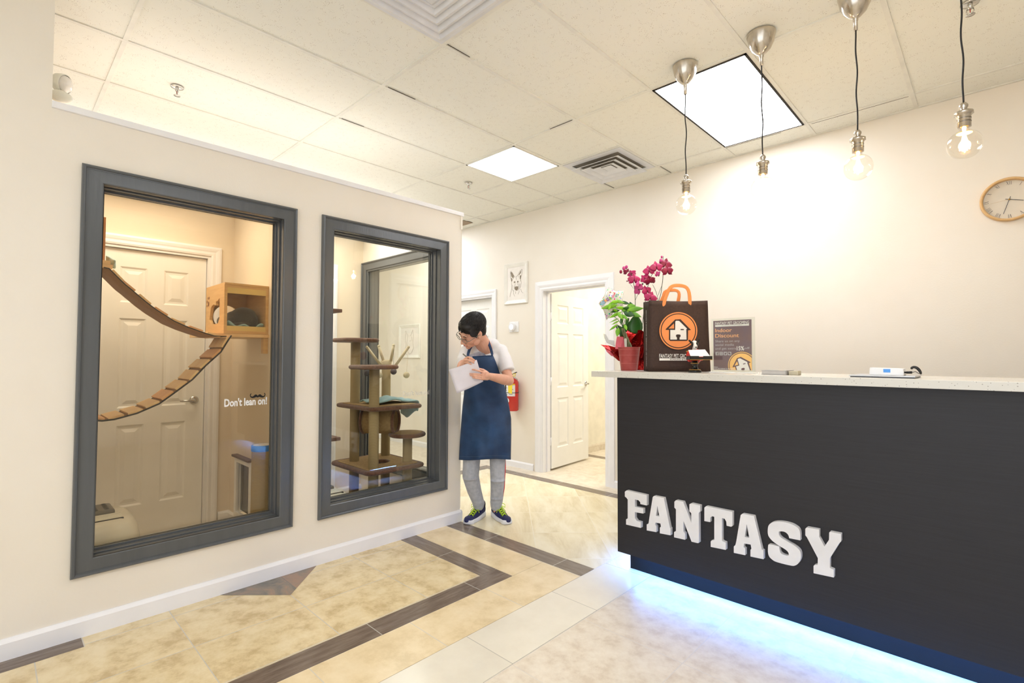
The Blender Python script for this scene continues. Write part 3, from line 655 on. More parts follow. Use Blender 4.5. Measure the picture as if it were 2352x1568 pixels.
# ------------------------------------------------------------------ sprinklers
def sprinkler(x, y, label):
    r = thing('ceiling_sprinkler', label, 'sprinkler', (x, y, HC), 'fire sprinklers in the ceiling'); o = Vector((x, y, 0))
    MB().lathe([(0, HC-.006), (.018, HC-.007), (.034, HC-.004), (.036, HC), (0, HC)], o, seg=28).build('escutcheon', M_chrome, r)
    mb = MB(); mb.lathe([(0, HC-.028), (.010, HC-.027), (.010, HC-.006)], o, seg=16)
    for s_ in (-1, 1): mb.tube([(x+s_*.010, y, HC-.024), (x+s_*.014, y, HC-.038), (x+s_*.003, y, HC-.052)], .0022, 6)
    mb.tube([(x, y, HC-.028), (x, y, HC-.05)], .002, 6, mi=1)
    mb.lathe([(0, HC-.056), (.018, HC-.055), (.018, HC-.053), (0, HC-.052)], o, seg=18)
    mb.build('sprinkler_head', [M_chrome, M_redplastic], r)
for p, l in (((407, 200), 'fire sprinkler above the large left window'), ((1076, 420), 'fire sprinkler beside the small square ceiling light'), ((2228, 8), 'fire sprinkler behind the pendant nearest the clock')):
    q = U(p[0], p[1], 2, HC); sprinkler(q.x, q.y, l)
# ------------------------------------------------------------------ emergency light
el = thing('emergency_light', 'white emergency light with round lamp heads behind the top of the tall wall', 'emergency light', (-3.16, .04, 2.5))
MB().box((-3.20, -.22, 2.50), (-3.121, .13, 2.62)).build('housing', M_plastic, el, bevel=.012)
for c, d in ((U(143, 192, 0, -3.24), Vector((.55, .65, -.2))), (Vector((-3.24, -.14, 2.62)), Vector((.4, .4, -.4)))):
    d.normalize(); mb = MB(); mb.lathe([(0, -.045), (.025, -.042), (.042, -.02), (.046, .0), (.046, .012), (.042, .016)], c, d, 28); hd = mb.build('lamp_head', M_plastic, el)
    mb = MB(); mb.lathe([(.041, .010), (.036, .022), (.02, .03), (0, .032)], c, d, 28); mb.build('lens', mat('lens_glass', (240, 236, 230), .08, spec=.8), hd)
c = U(140, 222, 0, -3.22); mb = MB(); mb.ell(c, (.03, .045, .03)); mb.build('swivel', M_plastic, el)
# ------------------------------------------------------------------ lettering on the glass
gx = LX-.0985
def glass_text(body, p0, p1, hpx, parent, m, name='lettering', bold=.03):
    a, b = U(p0[0], p0[1], 0, gx), U(p1[0], p1[1], 0, gx); h = abs(U(p0[0], p0[1]-hpx, 0, gx).z-a.z)
    return text_mesh(name, body, (b-a).length, h, a+Vector((0, 0, 0)), (0, 1, 0), (0, 0, 1), m, parent, bold=bold)
lab(glass_text("Don't lean on!", (515, 934.5), (613, 929), 19, win1, M_vinyl), "white vinyl lettering reading Don't lean on!")
M_vinylfaint = mat('frosted_vinyl', (250, 250, 250), .5, alpha=.45)
lab(glass_text("Don't lean on!", (925, 909), (986, 908), 11, win2, M_vinylfaint), "faint white vinyl lettering reading Don't lean on!")
# mustache above the words
def mustache(cy, cz, w):
    pts = []
    half = [(0, .10), (.10, .20), (.24, .20), (.36, .08), (.47, .02), (.56, .06), (.60, .16), (.55, .24), (.50, .20), (.53, .13), (.50, .10), (.44, .12), (.36, .22)]
    lower = [(.46, -.06), (.58, .00), (.66, .14), (.60, .30), (.50, .30)]
    up_ = [(0, .06), (.08, .16), (.20, .18), (.30, .10), (.40, .02), (.50, .02), (.57, .10), (.555, .2), (.50, .24), (.52, .28), (.60, .25), (.64, .12), (.58, -.04), (.44, -.12), (.28, -.10), (.12, -.04), (.02, -.08)]
    full = up_+[(-a, b) for a, b in reversed(up_)]
    return [Vector((gx, cy+a*w, cz+b*w*1.0)) for a, b in full]
mc = U(592, 909, 0, gx); mb = MB(); mb.prism(mustache(mc.y, mc.z-.003, .068), (.0005, 0, 0)); lab(mb.build('mustache_decal', M_black, win1), 'black mustache decal')
# ------------------------------------------------------------------ logo of the shop: a house shaped dog head in an orange disc
def clip_poly(poly, lim):
    """cut a polygon to u0<=u<=u1, v0<=v<=v1"""
    for ax, v, sg in ((0, lim[0], 1), (0, lim[1], -1), (1, lim[2], 1), (1, lim[3], -1)):
        out = []
        for i in range(len(poly)):
            a, b = poly[i-1], poly[i]; ia, ib = sg*(a[ax]-v) >= 0, sg*(b[ax]-v) >= 0
            if ia != ib:
                t = (v-a[ax])/(b[ax]-a[ax]); out.append((a[0]+t*(b[0]-a[0]), a[1]+t*(b[1]-a[1])))
            if ib: out.append(b)
        poly = out
        if len(poly) < 3: return []
    return poly
def logo(parent, P, R, mats, rot=0, center=(0, 0), lim=None, name='logo'):
    """P(u, v, d) maps the printed plane to the world, d lifting off the surface"""
    circ = lambda r: [(r*math.cos(2*PI*i/64), r*math.sin(2*PI*i/64)) for i in range(64)]
    n = lambda L: [((x-997)/200, (921-y)/200) for x, y in L]
    shapes = [(circ(1), 0), (circ(.935), 1), (circ(.885), 0),
      (n([(862,905),(962,800),(1020,797),(1130,912),(1100,918),(1098,1020),(1085,1030),(910,1030),(898,1015),(898,912),(865,912)]), 1),
      (n([(965,822),(975,813),(1005,815),(1088,898),(1080,903),(1083,1015),(1010,1015),(1010,995),(1022,978),(1018,964),(1005,960),(985,960),(974,964),(970,978),(982,995),(982,1015),(912,1015),(912,912),(963,912)]), 2),
      (n([(893,897),(950,842),(952,897)]), 0), (n([(1018,906),(1022,902),(1052,902),(1056,907),(1052,914),(1022,914)]), 1)]
    c, s_ = math.cos(rot), math.sin(rot); mb = MB()
    for k, (poly, mi) in enumerate(shapes):
        q = [(center[0]+R*(x*c-y*s_), center[1]+R*(x*s_+y*c)) for x, y in poly]
        if lim: q = clip_poly(q, lim)
        if len(q) > 2: mb.prism([P(u, v, .0004+.00025*k) for u, v in q], P(0, 0, .0002)-P(0, 0, 0), mi)
    return mb.build(name, mats, parent)
# ------------------------------------------------------------------ tote bag
BD = 3.0; bc = PD(1560, 852, BD); rx = Vector((math.cos(YAW), math.sin(YAW), 0)); zz = Vector((0, 0, 1)); bc.z = TOP+.002; back = FH.copy()
def BP(px, py, d=0):
    """a point of the bag's front plane; d metres in front of it"""
    return PD(px, py, BD)-FH*d
bag = thing('tote_bag', 'brown tote bag with orange handles and an orange round house logo', 'bag', bc)
fl_, fr_, tl, tr = BP(1491, 853), BP(1632, 853), BP(1490, 689), BP(1625, 690)
fl_.z = fr_.z = TOP+.002; dp = back*.12
mb = MB()
G = []
for j in range(13):
    v = j/12; row = []
    for i in range(13):
        u = i/12; p = (fl_.lerp(fr_, u)).lerp(tl.lerp(tr, u), v); p = p-FH*(.010*math.sin(PI*u)*math.sin(PI*v*.9)+.004*math.sin(u*9+v*4)*math.sin(PI*v)); p.z -= .006*math.sin(PI*u)*(v > .95); row.append(p)
    G.append(row)
mb.sheet(G); mb.sheet([[p+dp+FH*.01*math.sin(PI*i/12) for i, p in enumerate(r_)] for r_ in G])
for ks in (0, 12):
    side = [[G[j][ks], G[j][ks]+dp*.5+rx*(.018 if ks == 0 else -.018)*(j/12), G[j][ks]+dp] for j in range(13)]; mb.sheet(side)
mb.sheet([[G[0][i], G[0][i]+dp] for i in range(13)])
bb_ = mb.build('bag_body', M_brownbag, bag, solid=.002)
def ribbon(pts, wv, w, thick=.0015):
    m_ = MB(); wv = [Vector(x) for x in (wv if isinstance(wv, list) else [wv]*len(pts))]
    A = [p+v.normalized()*w/2 for p, v in zip(pts, wv)]; B_ = [p-v.normalized()*w/2 for p, v in zip(pts, wv)]
    m_.sheet([[a, b] for a, b in zip(A, B_)]); return m_
def handle(pts, off):
    P = [BP(x, y)+off for x, y in pts]; wv = []
    for i, p in enumerate(P):
        d = (P[min(i+1, len(P)-1)]-P[max(i-1, 0)]).normalized(); wv.append(d.cross(FH))
    return ribbon(P, wv, .024)
handle([(1524, 706), (1525, 692), (1530, 678), (1536, 664), (1542, 657), (1552, 655), (1568, 656), (1578, 660), (1583, 672), (1584, 690), (1584, 706)], -FH*.004).build('handle', M_orange, bag, solid=.0015, sub=1)
handle([(1526, 706), (1530, 688), (1540, 675), (1539, 664), (1550, 660), (1566, 659), (1576, 663), (1576, 676), (1572, 690), (1570, 706)], dp+FH*.004).build('handle', M_orange, bag, solid=.0015, sub=1)
LP = lambda u, v, d: BP(1556.2+u*43.4, 759.7-v*42.6, .014+d)
logo(bag, LP, 1, [M_orange, M_bagdark, M_lettwhite], name='logo')
o0 = LP(-1, -1.46, .0005); ux = rx; w_ = (LP(1, 0, 0)-LP(-1, 0, 0)).length
lab(text_mesh('lettering', 'FANTASY PET GROOMING', w_, .0245, o0, ux, zz, M_lettwhite, bag, bold=.012), 'white lettering reading FANTASY PET GROOMING')
bn = MB(); q0 = o0-zz*.015; bn.prism([q0, q0+ux*w_, q0+ux*w_+zz*.0135, q0+zz*.0135], -FH*.0002); bn.build('banner', M_lettwhite, bag)
text_mesh('small_lettering', 'BOARDING & DAYCARE', w_*.62, .010, q0+ux*w_*.28-FH*.001+zz*.0018, ux, zz, M_bagdark, bag)
hm = MB(); a0_, a1_ = BP(1490, 700, .003), BP(1625, 700, .003); hm.tube([a0_, a1_], .0006, 6); hm.build('stitching', M_bagdark, bag)
sd = fl_+dp*.25+rx*.001-rx*.004; text_mesh('side_lettering', 'FANTASY PET GROOMING  BOARDING & DAYCARE', .34, .012, sd+zz*.03+dp*.1, zz, dp.normalized(), M_lettwhite, bag)
# ------------------------------------------------------------------ dog figurine holding a card tray
fc = PD(1596, 853, 2.86); fc.z = TOP; SR, SU, SF = rx, zz, -FH
def FP(px, py, D=2.86): return PD(px, py, D)
fig = thing('dog_figurine', 'black and white dog figurine in a red coat holding a black card tray', 'figurine', fc)
M_gold = mat('worn_gold', (190, 150, 80), .35, .9); M_lacq = mat('black_lacquer', (24, 23, 20), .25)
mb = MB(); b0 = Vector((fc.x, fc.y, 0)); mb.lathe([(0, TOP), (.036, TOP), (.037, TOP+.008), (.030, TOP+.014), (.022, TOP+.018), (.015, TOP+.03), (.017, TOP+.046), (.022, TOP+.050), (.022, TOP+.054), (.016, TOP+.058), (.018, TOP+.066), (0, TOP+.066)], b0, seg=28); mb.build('pedestal', M_lacq, fig)
mb = MB(); mb.lathe([(.0305, TOP+.014), (.0325, TOP+.016), (.0285, TOP+.018)], b0, seg=28); mb.lathe([(.022, TOP+.050), (.0235, TOP+.052), (.022, TOP+.054)], b0, seg=28); mb.build('gold_band', M_gold, fig)
tc_ = PD(1606, 821, 2.82)
def TB(a, b, c): return tc_+SR*a+SU*c+SF*b
def obox(mb, a, b, mi=0, T=TB):
    vs = [T(*((a[k] if not (i >> k) & 1 else b[k]) for k in range(3))) for i in range(8)]
    mb.add(vs, [(0, 2, 3, 1), (4, 5, 7, 6), (0, 1, 5, 4), (2, 6, 7, 3), (0, 4, 6, 2), (1, 3, 7, 5)], mi)
mb = MB(); obox(mb, (-.062, -.03, -.012), (.062, .03, -.008)); obox(mb, (-.062, .026, -.012), (-.012, .03, .009)); obox(mb, (.012, .026, -.012), (.062, .03, .009)); obox(mb, (-.062, -.03, -.012), (-.058, .03, .009)); obox(mb, (.058, -.03, -.012), (.062, .03, .009)); obox(mb, (-.012, .026, -.012), (.012, .03, .002)); mb.build('tray', M_lacq, fig)
mb = MB(); obox(mb, (-.063, .030, -.013), (.063, .032, -.010)); mb.build('tray_trim', M_gold, fig)
tr_ = lambda a, b, c: tc_+SR*(a+.0)+SU*(c+.030-b*.9)+SF*(b)
mb = MB()
for k in range(6): mb.prism([tc_+SR*(-.054+.002*k)+SU*(.006)+SF*(.018-.004*k), tc_+SR*(.056)+SU*.006+SF*(.018-.004*k), tc_+SR*(.036)+SU*.046+SF*(-.008-.004*k), tc_+SR*(-.058+.002*k)+SU*.043+SF*(-.008-.004*k)], -SF*.0025)
tag(mb.build('business_cards', M_white2), 'stack of blank white cards in the figurine tray', 'cards')
mb = MB(); hb = PD(1597, 812, 2.90); mb.ell(hb-zz*.015, (.038, .03, .045)); mb.ell(hb+SR*-.038-zz*.015+SF*.01, (.018, .018, .034)); mb.ell(hb+SR*.035-zz*.012, (.016, .016, .03)); mb.build('coat', M_redplastic, fig, remesh=.003, smooth_it=3)
for q_ in (-.040, .036): mb = MB(); mb.ell(hb+SR*q_+zz*.012, (.014, .014, .006)); mb.build('epaulette', M_gold, fig)
hh = PD(1595, 791, 2.88); mb = MB(); mb.ell(hh+zz*.004, (.0165, .018, .02)); mb.ell(hh+SF*.012-zz*.012, (.0115, .014, .017)); mb.ell(hh-zz*.028, (.012, .012, .02)); mb.build('dog_head', mat('black_white_glaze', (235, 232, 225), .3), fig, remesh=.002, smooth_it=3)
mb = MB(); mb.ell(hh+SR*-.012+zz*.002+SF*.006, (.007, .014, .014)); mb.ell(hh+SR*.012+zz*.002+SF*.006, (.007, .014, .014)); mb.ell(hh+SF*.026-zz*.016, (.005, .004, .004)); mb.build('black_patch', M_lacq, fig)
for s_, q in ((-1, (1582, 782)), (1, (1606, 780))):
    e = PD(q[0], q[1], 2.88); mb = MB(); mb.prism([hh+SR*.009*s_+zz*.010, hh+SR*.017*s_+zz*.002, e+SR*.004*s_, e-SR*.004*s_+zz*.006], SF*.004); mb.build('ear', M_lacq, fig, bevel=.001)
# ------------------------------------------------------------------ flyer in a clear stand
FYY = 2.86; f0, f1 = U(1639.5, 848, 1, FYY), U(1726, 734, 1, FYY); fz0, fz1 = U(1640, 848.5, 1, FYY).z, U(1640, 737, 1, FYY).z
FW_, FH_ = f1.x-f0.x, fz1-fz0
M_acr = glass_mat('clear_acrylic', (.97, .98, .97), 1.45)
sh_ = thing('sign_holder', 'clear acrylic stand holding the purple discount flyer', 'sign holder', ((f0.x+f1.x)/2, FYY, TOP))
mb = MB(); mb.box((f0.x-.012, FYY-.004, TOP+.004), (f1.x+.018, FYY-.002, fz1+.012)); mb.box((f0.x-.012, FYY+.0015, TOP+.004), (f1.x+.018, FYY+.0035, fz1+.012)); mb.build('panel', M_acr, sh_)
MB().box((f0.x-.012, FYY-.035, TOP), (f1.x+.018, FYY+.035, TOP+.004)).build('base', M_white2, sh_)
fly = thing('flyer', 'purple flyer with orange lettering about an indoor discount', 'flyer', ((f0.x+f1.x)/2, FYY, fz0))
M_fly = mat('purple_paper', (112, 92, 106), .5, var=(122, 94, 92), scale=9); M_flyo = mat('apricot_print', (252, 186, 130), .5); M_flyg = mat('grey_print', (186, 182, 184), .5); M_yel = mat('yellow_orange_print', (250, 200, 118), .5); M_flyd = mat('plum_print', (104, 78, 84), .5)
MB().box((f0.x, FYY-.0012, fz0), (f1.x, FYY+.0008, fz1)).build('paper', M_fly, fly)
FPt = lambda u, v, d: Vector((f0.x+u*FW_, FYY-.0013-d, fz1-v*FH_))
def ft(s_, u0, u1, v0, v1, m, bold=0.0, name='lettering'):
    return text_mesh(name, s_, (u1-u0)*FW_, (v1-v0)*FH_, FPt(u0, v1, .0026 if v1 > .93 else .0003), (1, 0, 0), (0, 0, 1), m, fly, bold=bold)
ft('FANTASY PET GROOMING', .05, .94, .025, .085, M_lettwhite, .01)
mb = MB(); mb.prism([FPt(u, v, .0001) for u, v in ((.05, .088), (.94, .088), (.94, .122), (.05, .122))], (0, -.0001, 0)); mb.build('banner', M_lettwhite, fly)
text_mesh('small_lettering', 'BOARDING & DAYCARE', .52*FW_, .02*FH_, FPt(.23, .115, .0006), (1, 0, 0), (0, 0, 1), M_flyg, fly)
ft('Indoor', .05, .50, .16, .235, M_flyo, .012); ft('Discount', .05, .68, .268, .345, M_flyo, .012)
ft('Share us on any', .05, .70, .395, .455, M_flyg, .004); ft('social media', .05, .55, .468, .515, M_flyg, .004); ft('and get extra', .05, .605, .545, .605, M_flyg, .004)
ft('15%', .62, .81, .525, .61, M_lettwhite, .02); ft('off', .82, .95, .543, .585, M_flyg, .004)
ft('Date:', .02, .12, .935, .957, M_lettwhite, .01); ft('From 03/15/2018 To 04/15/2018', .02, .57, .966, .985, M_lettwhite, .02)
for k in range(4):
    u = .05+.112*k; mb = MB(); uv = [(u+.01, .636), (u+.085, .636), (u+.095, .644), (u+.095, .698), (u+.085, .706), (u+.01, .706), (u, .698), (u, .644)]
    mb.prism([FPt(a, b, .0001) for a, b in uv], (0, -.0002, 0)); ic = mb.build('icon', M_flyg, fly)
    g = MB(); Q = lambda a, b: FPt(u+a*.095, .636+b*.07, .0005)
    if k == 0:
        g.prism([Q(*p) for p in ((.55, 1), (.55, .6), (.42, .6), (.42, .45), (.55, .45), (.55, .3), (.65, .18), (.82, .18), (.82, .32), (.7, .34), (.68, .45), (.82, .45), (.8, .6), (.68, .6), (.68, 1))], (0, -.0001, 0))
    elif k == 1:
        g.tube([Q(.5+.22*math.cos(t*PI/8), .5+.22*math.sin(t*PI/8)) for t in range(16)], .0005, 5, closed=True); g.tube([Q(*p) for p in ((.2, .2), (.8, .2), (.8, .8), (.2, .8))], .0004, 4, closed=True)
    elif k == 2: g.prism([Q(*p) for p in ((.2, .3), (.35, .42), (.5, .42), (.55, .28), (.7, .25), (.85, .35), (.76, .42), (.7, .65), (.5, .8), (.2, .78), (.36, .7), (.22, .5))], (0, -.0001, 0))
    else:
        for c_, r_ in (((.38, .4), .2), ((.62, .6), .17)): g.prism([Q(c_[0]+r_*math.cos(t*PI/8)*1.1, c_[1]+r_*math.sin(t*PI/8)) for t in range(16)], (0, -.0001, 0))
    g.build('glyph', M_flyd, ic)
asp = FH_/FW_
LF = lambda u, v, d: FPt(u, v, d)
circ_c = (.745, .905)
def LFs(u, v, d): return FPt(u, -v, d)
# the round logo is drawn in units of the flyer's width and cut off by the flyer's edge
def LFl(u, v, d): return Vector((f0.x+u*FW_, FYY-.0013-d, fz0+v*FW_))
logo(fly, LFl, .362, [M_yel, M_flyd, M_lettwhite], rot=math.radians(17), center=(.75, .125), lim=(0, 1, 0, 2))
# ------------------------------------------------------------------ things lying on the counter
y0 = 2.70
a, b = U(1748, 857, 1, y0), U(1806, 857, 1, y0)
bk = thing('book', 'thin grey hardcover book lying on the countertop right of the flyer', 'book', ((a.x+b.x)/2, y0+.06, TOP))
MB().box((a.x, y0, TOP+.001), (b.x, y0+.13, TOP+.003)).box((a.x, y0, TOP+.020), (b.x, y0+.13, TOP+.022)).box((b.x-.004, y0, TOP+.001), (b.x, y0+.13, TOP+.022)).build('cover', mat('grey_cover', (168, 166, 164), .5), bk, bevel=.001)
MB().box((a.x+.003, y0+.003, TOP+.003), (b.x-.004, y0+.127, TOP+.020)).build('pages', mat('page_edges', (196, 192, 188), .8), bk)
a, b = U(1808, 857, 1, y0), U(1830, 858, 1, y0); mb = MB()
mb.box((a.x, y0+.02, TOP), (b.x-.022, y0+.07, TOP+.019)); mb.box((b.x-.026, y0+.02, TOP), (b.x, y0+.08, TOP+.021)); tag(mb.build('card_box', mat('khaki_card', (190, 182, 158), .7), bevel=.003), 'small khaki box beside the grey book', 'box')
a, b = U(1950, 861, 1, 2.66), U(2103, 864, 1, 2.66)
lp = thing('laptop', 'thin closed laptop lying under the white card reader', 'laptop', ((a.x+b.x)/2, 2.78, TOP))
MB().box((a.x, 2.66, TOP+.004), (b.x, 2.90, TOP+.0105)).build('lid', mat('silver_aluminium', (196, 198, 202), .35, .6), lp, bevel=.002)
MB().box((a.x+.004, 2.664, TOP+.0005), (b.x-.004, 2.896, TOP+.004)).build('base', mat('slate_aluminium', (54, 60, 76), .4), lp)
a, b = U(1998, 858, 1, 2.72), U(2076, 859, 1, 2.72)
rd = thing('card_reader', 'white card reader with a blue label on top of the laptop', 'card reader', ((a.x+b.x)/2, 2.76, TOP+.0105))
MB().prism([(a.x, 2.70, TOP+.0105), (b.x+.002, 2.70, TOP+.0105), (b.x+.001, 2.70, TOP+.040), (a.x+.002, 2.70, TOP+.042)], (0, .08, 0)).build('case', M_white2, rd, bevel=.003)
c0, c1 = U(2029, 855, 1, 2.699), U(2045, 848, 1, 2.699)
MB().box((c0.x, 2.6988, c0.z), (c1.x, 2.6998, c1.z+.001)).build('label', mat('blue_label', (86, 160, 240), .5), rd)
cb = thing('charging_cable', 'black coiled charging cable plugged into the card reader', 'cable', (U(2105, 861, 1, 2.72).x, 2.72, TOP))
MB().tube([U(2077, 855, 1, 2.72), U(2082, 855, 1, 2.72)], .004, 10).tube([U(2082, 855, 1, 2.72), U(2095, 855, 1, 2.72)], .0055, 10).build('plug', M_black, cb)
MB().tube([U(2093, 848, 1, 2.72), U(2094, 844, 1, 2.72), U(2099, 842, 1, 2.72), U(2106, 844, 1, 2.72), U(2112, 850, 1, 2.72), U(2115, 856, 1, 2.72), U(2115, 860, 1, 2.72)], [.0045, .006, .0065, .0065, .006, .005, .003], 10).build('coil', M_black, cb, sub=1)
MB().tube([U(2095, 855, 1, 2.72), U(2103, 853, 1, 2.72), U(2111, 858, 1, 2.72), U(2117, 857, 1, 2.72)], .0015, 6).build('lead', M_black, cb)
# ------------------------------------------------------------------ plants on the counter
M_potred = mat('dusty_red_pot', (176, 76, 72), .4, var=(166, 66, 62), scale=30, bump=.1, bscale=100)
M_leafl = mat('lime_leaf', (134, 196, 40), .4, var=(96, 160, 30), scale=12)
M_leafd = mat('dark_green_leaf', (44, 96, 34), .35, var=(36, 82, 28), scale=12)
M_bark = mat('grey_green_bark', (122, 118, 84), .7, var=(86, 96, 58), scale=25)
M_stem = mat('dark_stem', (70, 72, 52), .6)
M_foil = mat('red_foil', (196, 24, 22), .16, .75, var=(120, 8, 10), scale=18, bump=.9, bscale=14)
M_foilp = mat('pink_foil_back', (232, 110, 124), .35, .2)
M_petal = mat('magenta_petal', (190, 34, 104), .5, var=(160, 20, 84), scale=30); M_petal_d = mat('deep_magenta_petal', (150, 14, 66), .5, var=(120, 8, 50), scale=30); M_petal_l = mat('pink_petal', (204, 76, 142), .5, var=(186, 56, 124), scale=30)
M_lip = mat('orchid_lip', (110, 8, 40), .5)
def leaf(mb, base, tip, w, sag=.0, face=None, fold=.15, n=8, mi=0, shape='leaf'):
    base, tip = Vector(base), Vector(tip); d = tip-base; L = d.length; dn = d.normalized(); face = Vector(face if face is not None else -FH).normalized()
    side = dn.cross(face).normalized(); nrm = side.cross(dn).normalized(); g = []
    for i in range(n+1):
        t = i/n; ww = w*(math.sin(PI*min(1, t**.85))**1.0 if shape == 'leaf' else math.sin(PI*(t**.65))**.7); ww = max(ww, .0004)
        c = base+d*t+Vector((0, 0, -1))*sag*L*4*t*(t-0)*.5+nrm*.0
        g.append([c+side*ww*s_*.5+nrm*(-abs(s_)*ww*fold) for s_ in (-1, -.5, 0, .5, 1)])
    mb.sheet(g, mi)
PZ = 3.22
def Q(px, py, D=PZ): return PD(px, py, D)
pc = Q(1445, 851); pc.z = TOP
pl_ = thing('money_tree', 'lime leaved potted tree with a twisted trunk in a dusty red pot', 'potted plant', pc)
o = Vector((pc.x, pc.y, TOP)); mb = MB()
mb.lathe([(0, 0), (.050, 0), (.052, .004), (.069, .146), (.071, .150), (.067, .150), (.064, .140), (.0, .138)], o, seg=36); pot = mb.build('pot', M_potred, pl_)
mb = MB()
for h, r_ in ((.045, .0575), (.098, .0635), (.135, .0680)): mb.lathe([(r_, h), (r_+.0008, h+.001), (r_, h+.002)], o, seg=36)
mb.build('pot_ring', mat('pale_red_line', (196, 110, 104), .5), pot)
MB().lathe([(0, .139), (.03, .142), (.064, .139)], o, seg=24).build('soil', mat('dark_soil', (64, 48, 36), .95, bump=.6, bscale=80), pl_)
mb = MB()
for k in range(4):
    pts = []
    for i in range(13):
        t = i/12; c = Q(1450, 800, PZ-.005).lerp(Q(1431, 752, PZ), t) if t < 1 else Q(1431, 752, PZ)
        c = Q(1449-19*t**.9, 802-48*t, PZ); a_ = k*PI/2+t*6; rr = .010*(1-t*.25); pts.append(c+rx*math.cos(a_)*rr+FH*math.sin(a_)*rr)
    mb.tube(pts, [.0085-.004*i/12 for i in range(13)], 8)
mb.build('braided_trunk', M_bark, pl_)
br = [((1431, 752), (1418, 715)), ((1431, 752), (1428, 712)), ((1431, 752), (1440, 714)), ((1432, 752), (1404, 722)), ((1432, 755), (1450, 735)), ((1430, 756), (1424, 760))]
mb = MB()
for a_, b_ in br: mb.tube([Q(*a_), Q((a_[0]+b_[0])/2+1, (a_[1]+b_[1])/2-4), Q(*b_)], .0018, 6)
mb.build('branch', M_leafd, pl_)
LV = [((1418, 700), (1380, 707), 13, 0, 0), ((1405, 693), (1397, 712), 11, 0, 0), ((1421, 692), (1402, 694), 11, 0, 0), ((1410, 690), (1436, 695), 9, 0, .01), ((1425, 693), (1447, 697), 9, 1, .01), ((1438, 706), (1460, 700), 15, 0, 0), ((1440, 712), (1479, 706), 15, 0, -.01), ((1444, 716), (1474, 727), 13, 0, 0), ((1440, 712), (1452, 726), 14, 1, 0), ((1446, 693), (1456, 706), 8, 1, .02), ((1428, 716), (1398, 729), 9, 0, .01), ((1424, 712), (1401, 716), 8, 1, 0), ((1418, 716), (1431, 733), 11, 0, -.01), ((1432, 716), (1458, 724), 18, 1, 0), ((1428, 709), (1445, 716), 14, 0, .01), ((1427, 722), (1443, 733), 9, 0, -.01), ((1418, 715), (1408, 709), 8, 0, -.01), ((1419, 745), (1399, 758), 6, 0, 0), ((1423, 736), (1404, 745), 4, 0, 0), ((1421, 731), (1399, 740), 3, 0, .01), ((1421, 752), (1417, 772), 13, 0, 0), ((1434, 744), (1440, 758), 9, 0, 0), ((1436, 708), (1414, 705), 10, 0, 0), ((1450, 709), (1430, 706), 12, 1, 0), ((1445, 730), (1436, 742), 10, 1, .01), ((1430, 726), (1426, 745), 9, 1, 0)]
for k, (a_, b_, w_px, mi, dd) in enumerate(LV):
    mb = MB(); leaf(mb, Q(a_[0], a_[1], PZ+dd), Q(b_[0], b_[1], PZ+dd-.02), w_px/357*.85, .02, fold=.07, mi=0); mb.build('leaf', M_leafd if mi else M_leafl, pl_, solid=.0005)
# clear tag stake standing in the pot
mb = MB(); p0, p1 = Q(1437.5, 798, PZ-.05), Q(1436.5, 779, PZ-.05); mb.prism([p0-rx*.007, p0+rx*.007, p1+rx*.008, p1+rx*.004+zz*.006, p1-rx*.004+zz*.006, p1-rx*.008], FH*.002); mb.build('plant_tag', mat('clear_tag', (226, 222, 210), .15, alpha=.75), pl_)
# orchid in red foil
OZ = 3.40
oc = Q(1462, 851, OZ); oc.z = TOP
orc = thing('potted_orchid', 'magenta orchid in crumpled red foil behind the red pot and tote bag', 'potted plant', oc)
o = Vector((oc.x, oc.y, TOP)); mb = MB(); random.seed(11); seg = 40; vs = []; fs = []
prof = [(.060, 0), (.066, .03), (.070, .08), (.076, .13), (.088, .18), (.10, .225)]
for i, (r_, h) in enumerate(prof):
    for k in range(seg):
        t = 2*PI*k/seg; cr_ = 1+.10*math.sin(9*t+i*1.7)*(.4+i*.12)+.05*math.sin(17*t+i)+random.uniform(-.025, .025); top = (.04*abs(math.sin(2.5*t+.6)) if i == 5 else 0)+(.012*math.sin(6*t) if i == 4 else 0)
        vs.append(o+Vector((math.cos(t)*r_*cr_, math.sin(t)*r_*cr_, h+top)))
for i in range(len(prof)-1):
    for k in range(seg): k2 = (k+1) % seg; fs.append((i*seg+k, i*seg+k2, (i+1)*seg+k2, (i+1)*seg+k))
mb.add(vs, fs, 0, False); mb.build('foil_wrap', M_foil, orc, solid=.001)
for nm, pts, m_ in (('foil_flap', [(1436, 822), (1424, 800), (1397, 793), (1379, 791), (1392, 800), (1405, 815), (1420, 828), (1430, 832)], M_foil), ('foil_flap', [(1412, 815), (1414, 790), (1417, 772), (1432, 774), (1435, 800), (1430, 828), (1421, 826)], M_foilp), ('foil_flap', [(1388, 797), (1402, 806), (1414, 819), (1404, 817), (1394, 808)], M_foilp), ('foil_flap', [(1435, 798), (1437, 764), (1447, 752), (1463, 763), (1474, 758), (1478, 800)], M_foil)):
    mb = MB(); c = Vector((0, 0, 0)); P = [Q(x, y, OZ-.09-(.02*math.sin(i*2.1))) for i, (x, y) in enumerate(pts)]
    for p in P: c += p/len(P)
    c -= FH*.02; mb.add(P+[c], [(i, (i+1) % len(P), len(P)) for i in range(len(P))]); mb.build(nm, m_, orc, solid=.0008)
mb = MB(); P = [Q(x, y, OZ-.04) for x, y in ((1386, 766), (1392, 768), (1398, 780), (1411, 782), (1413, 796), (1404, 792), (1394, 787), (1388, 776))]; mb.prism(P, FH*.002); mb.build('clear_wrap', mat('clear_cellophane', (222, 224, 218), .1, alpha=.5), orc)
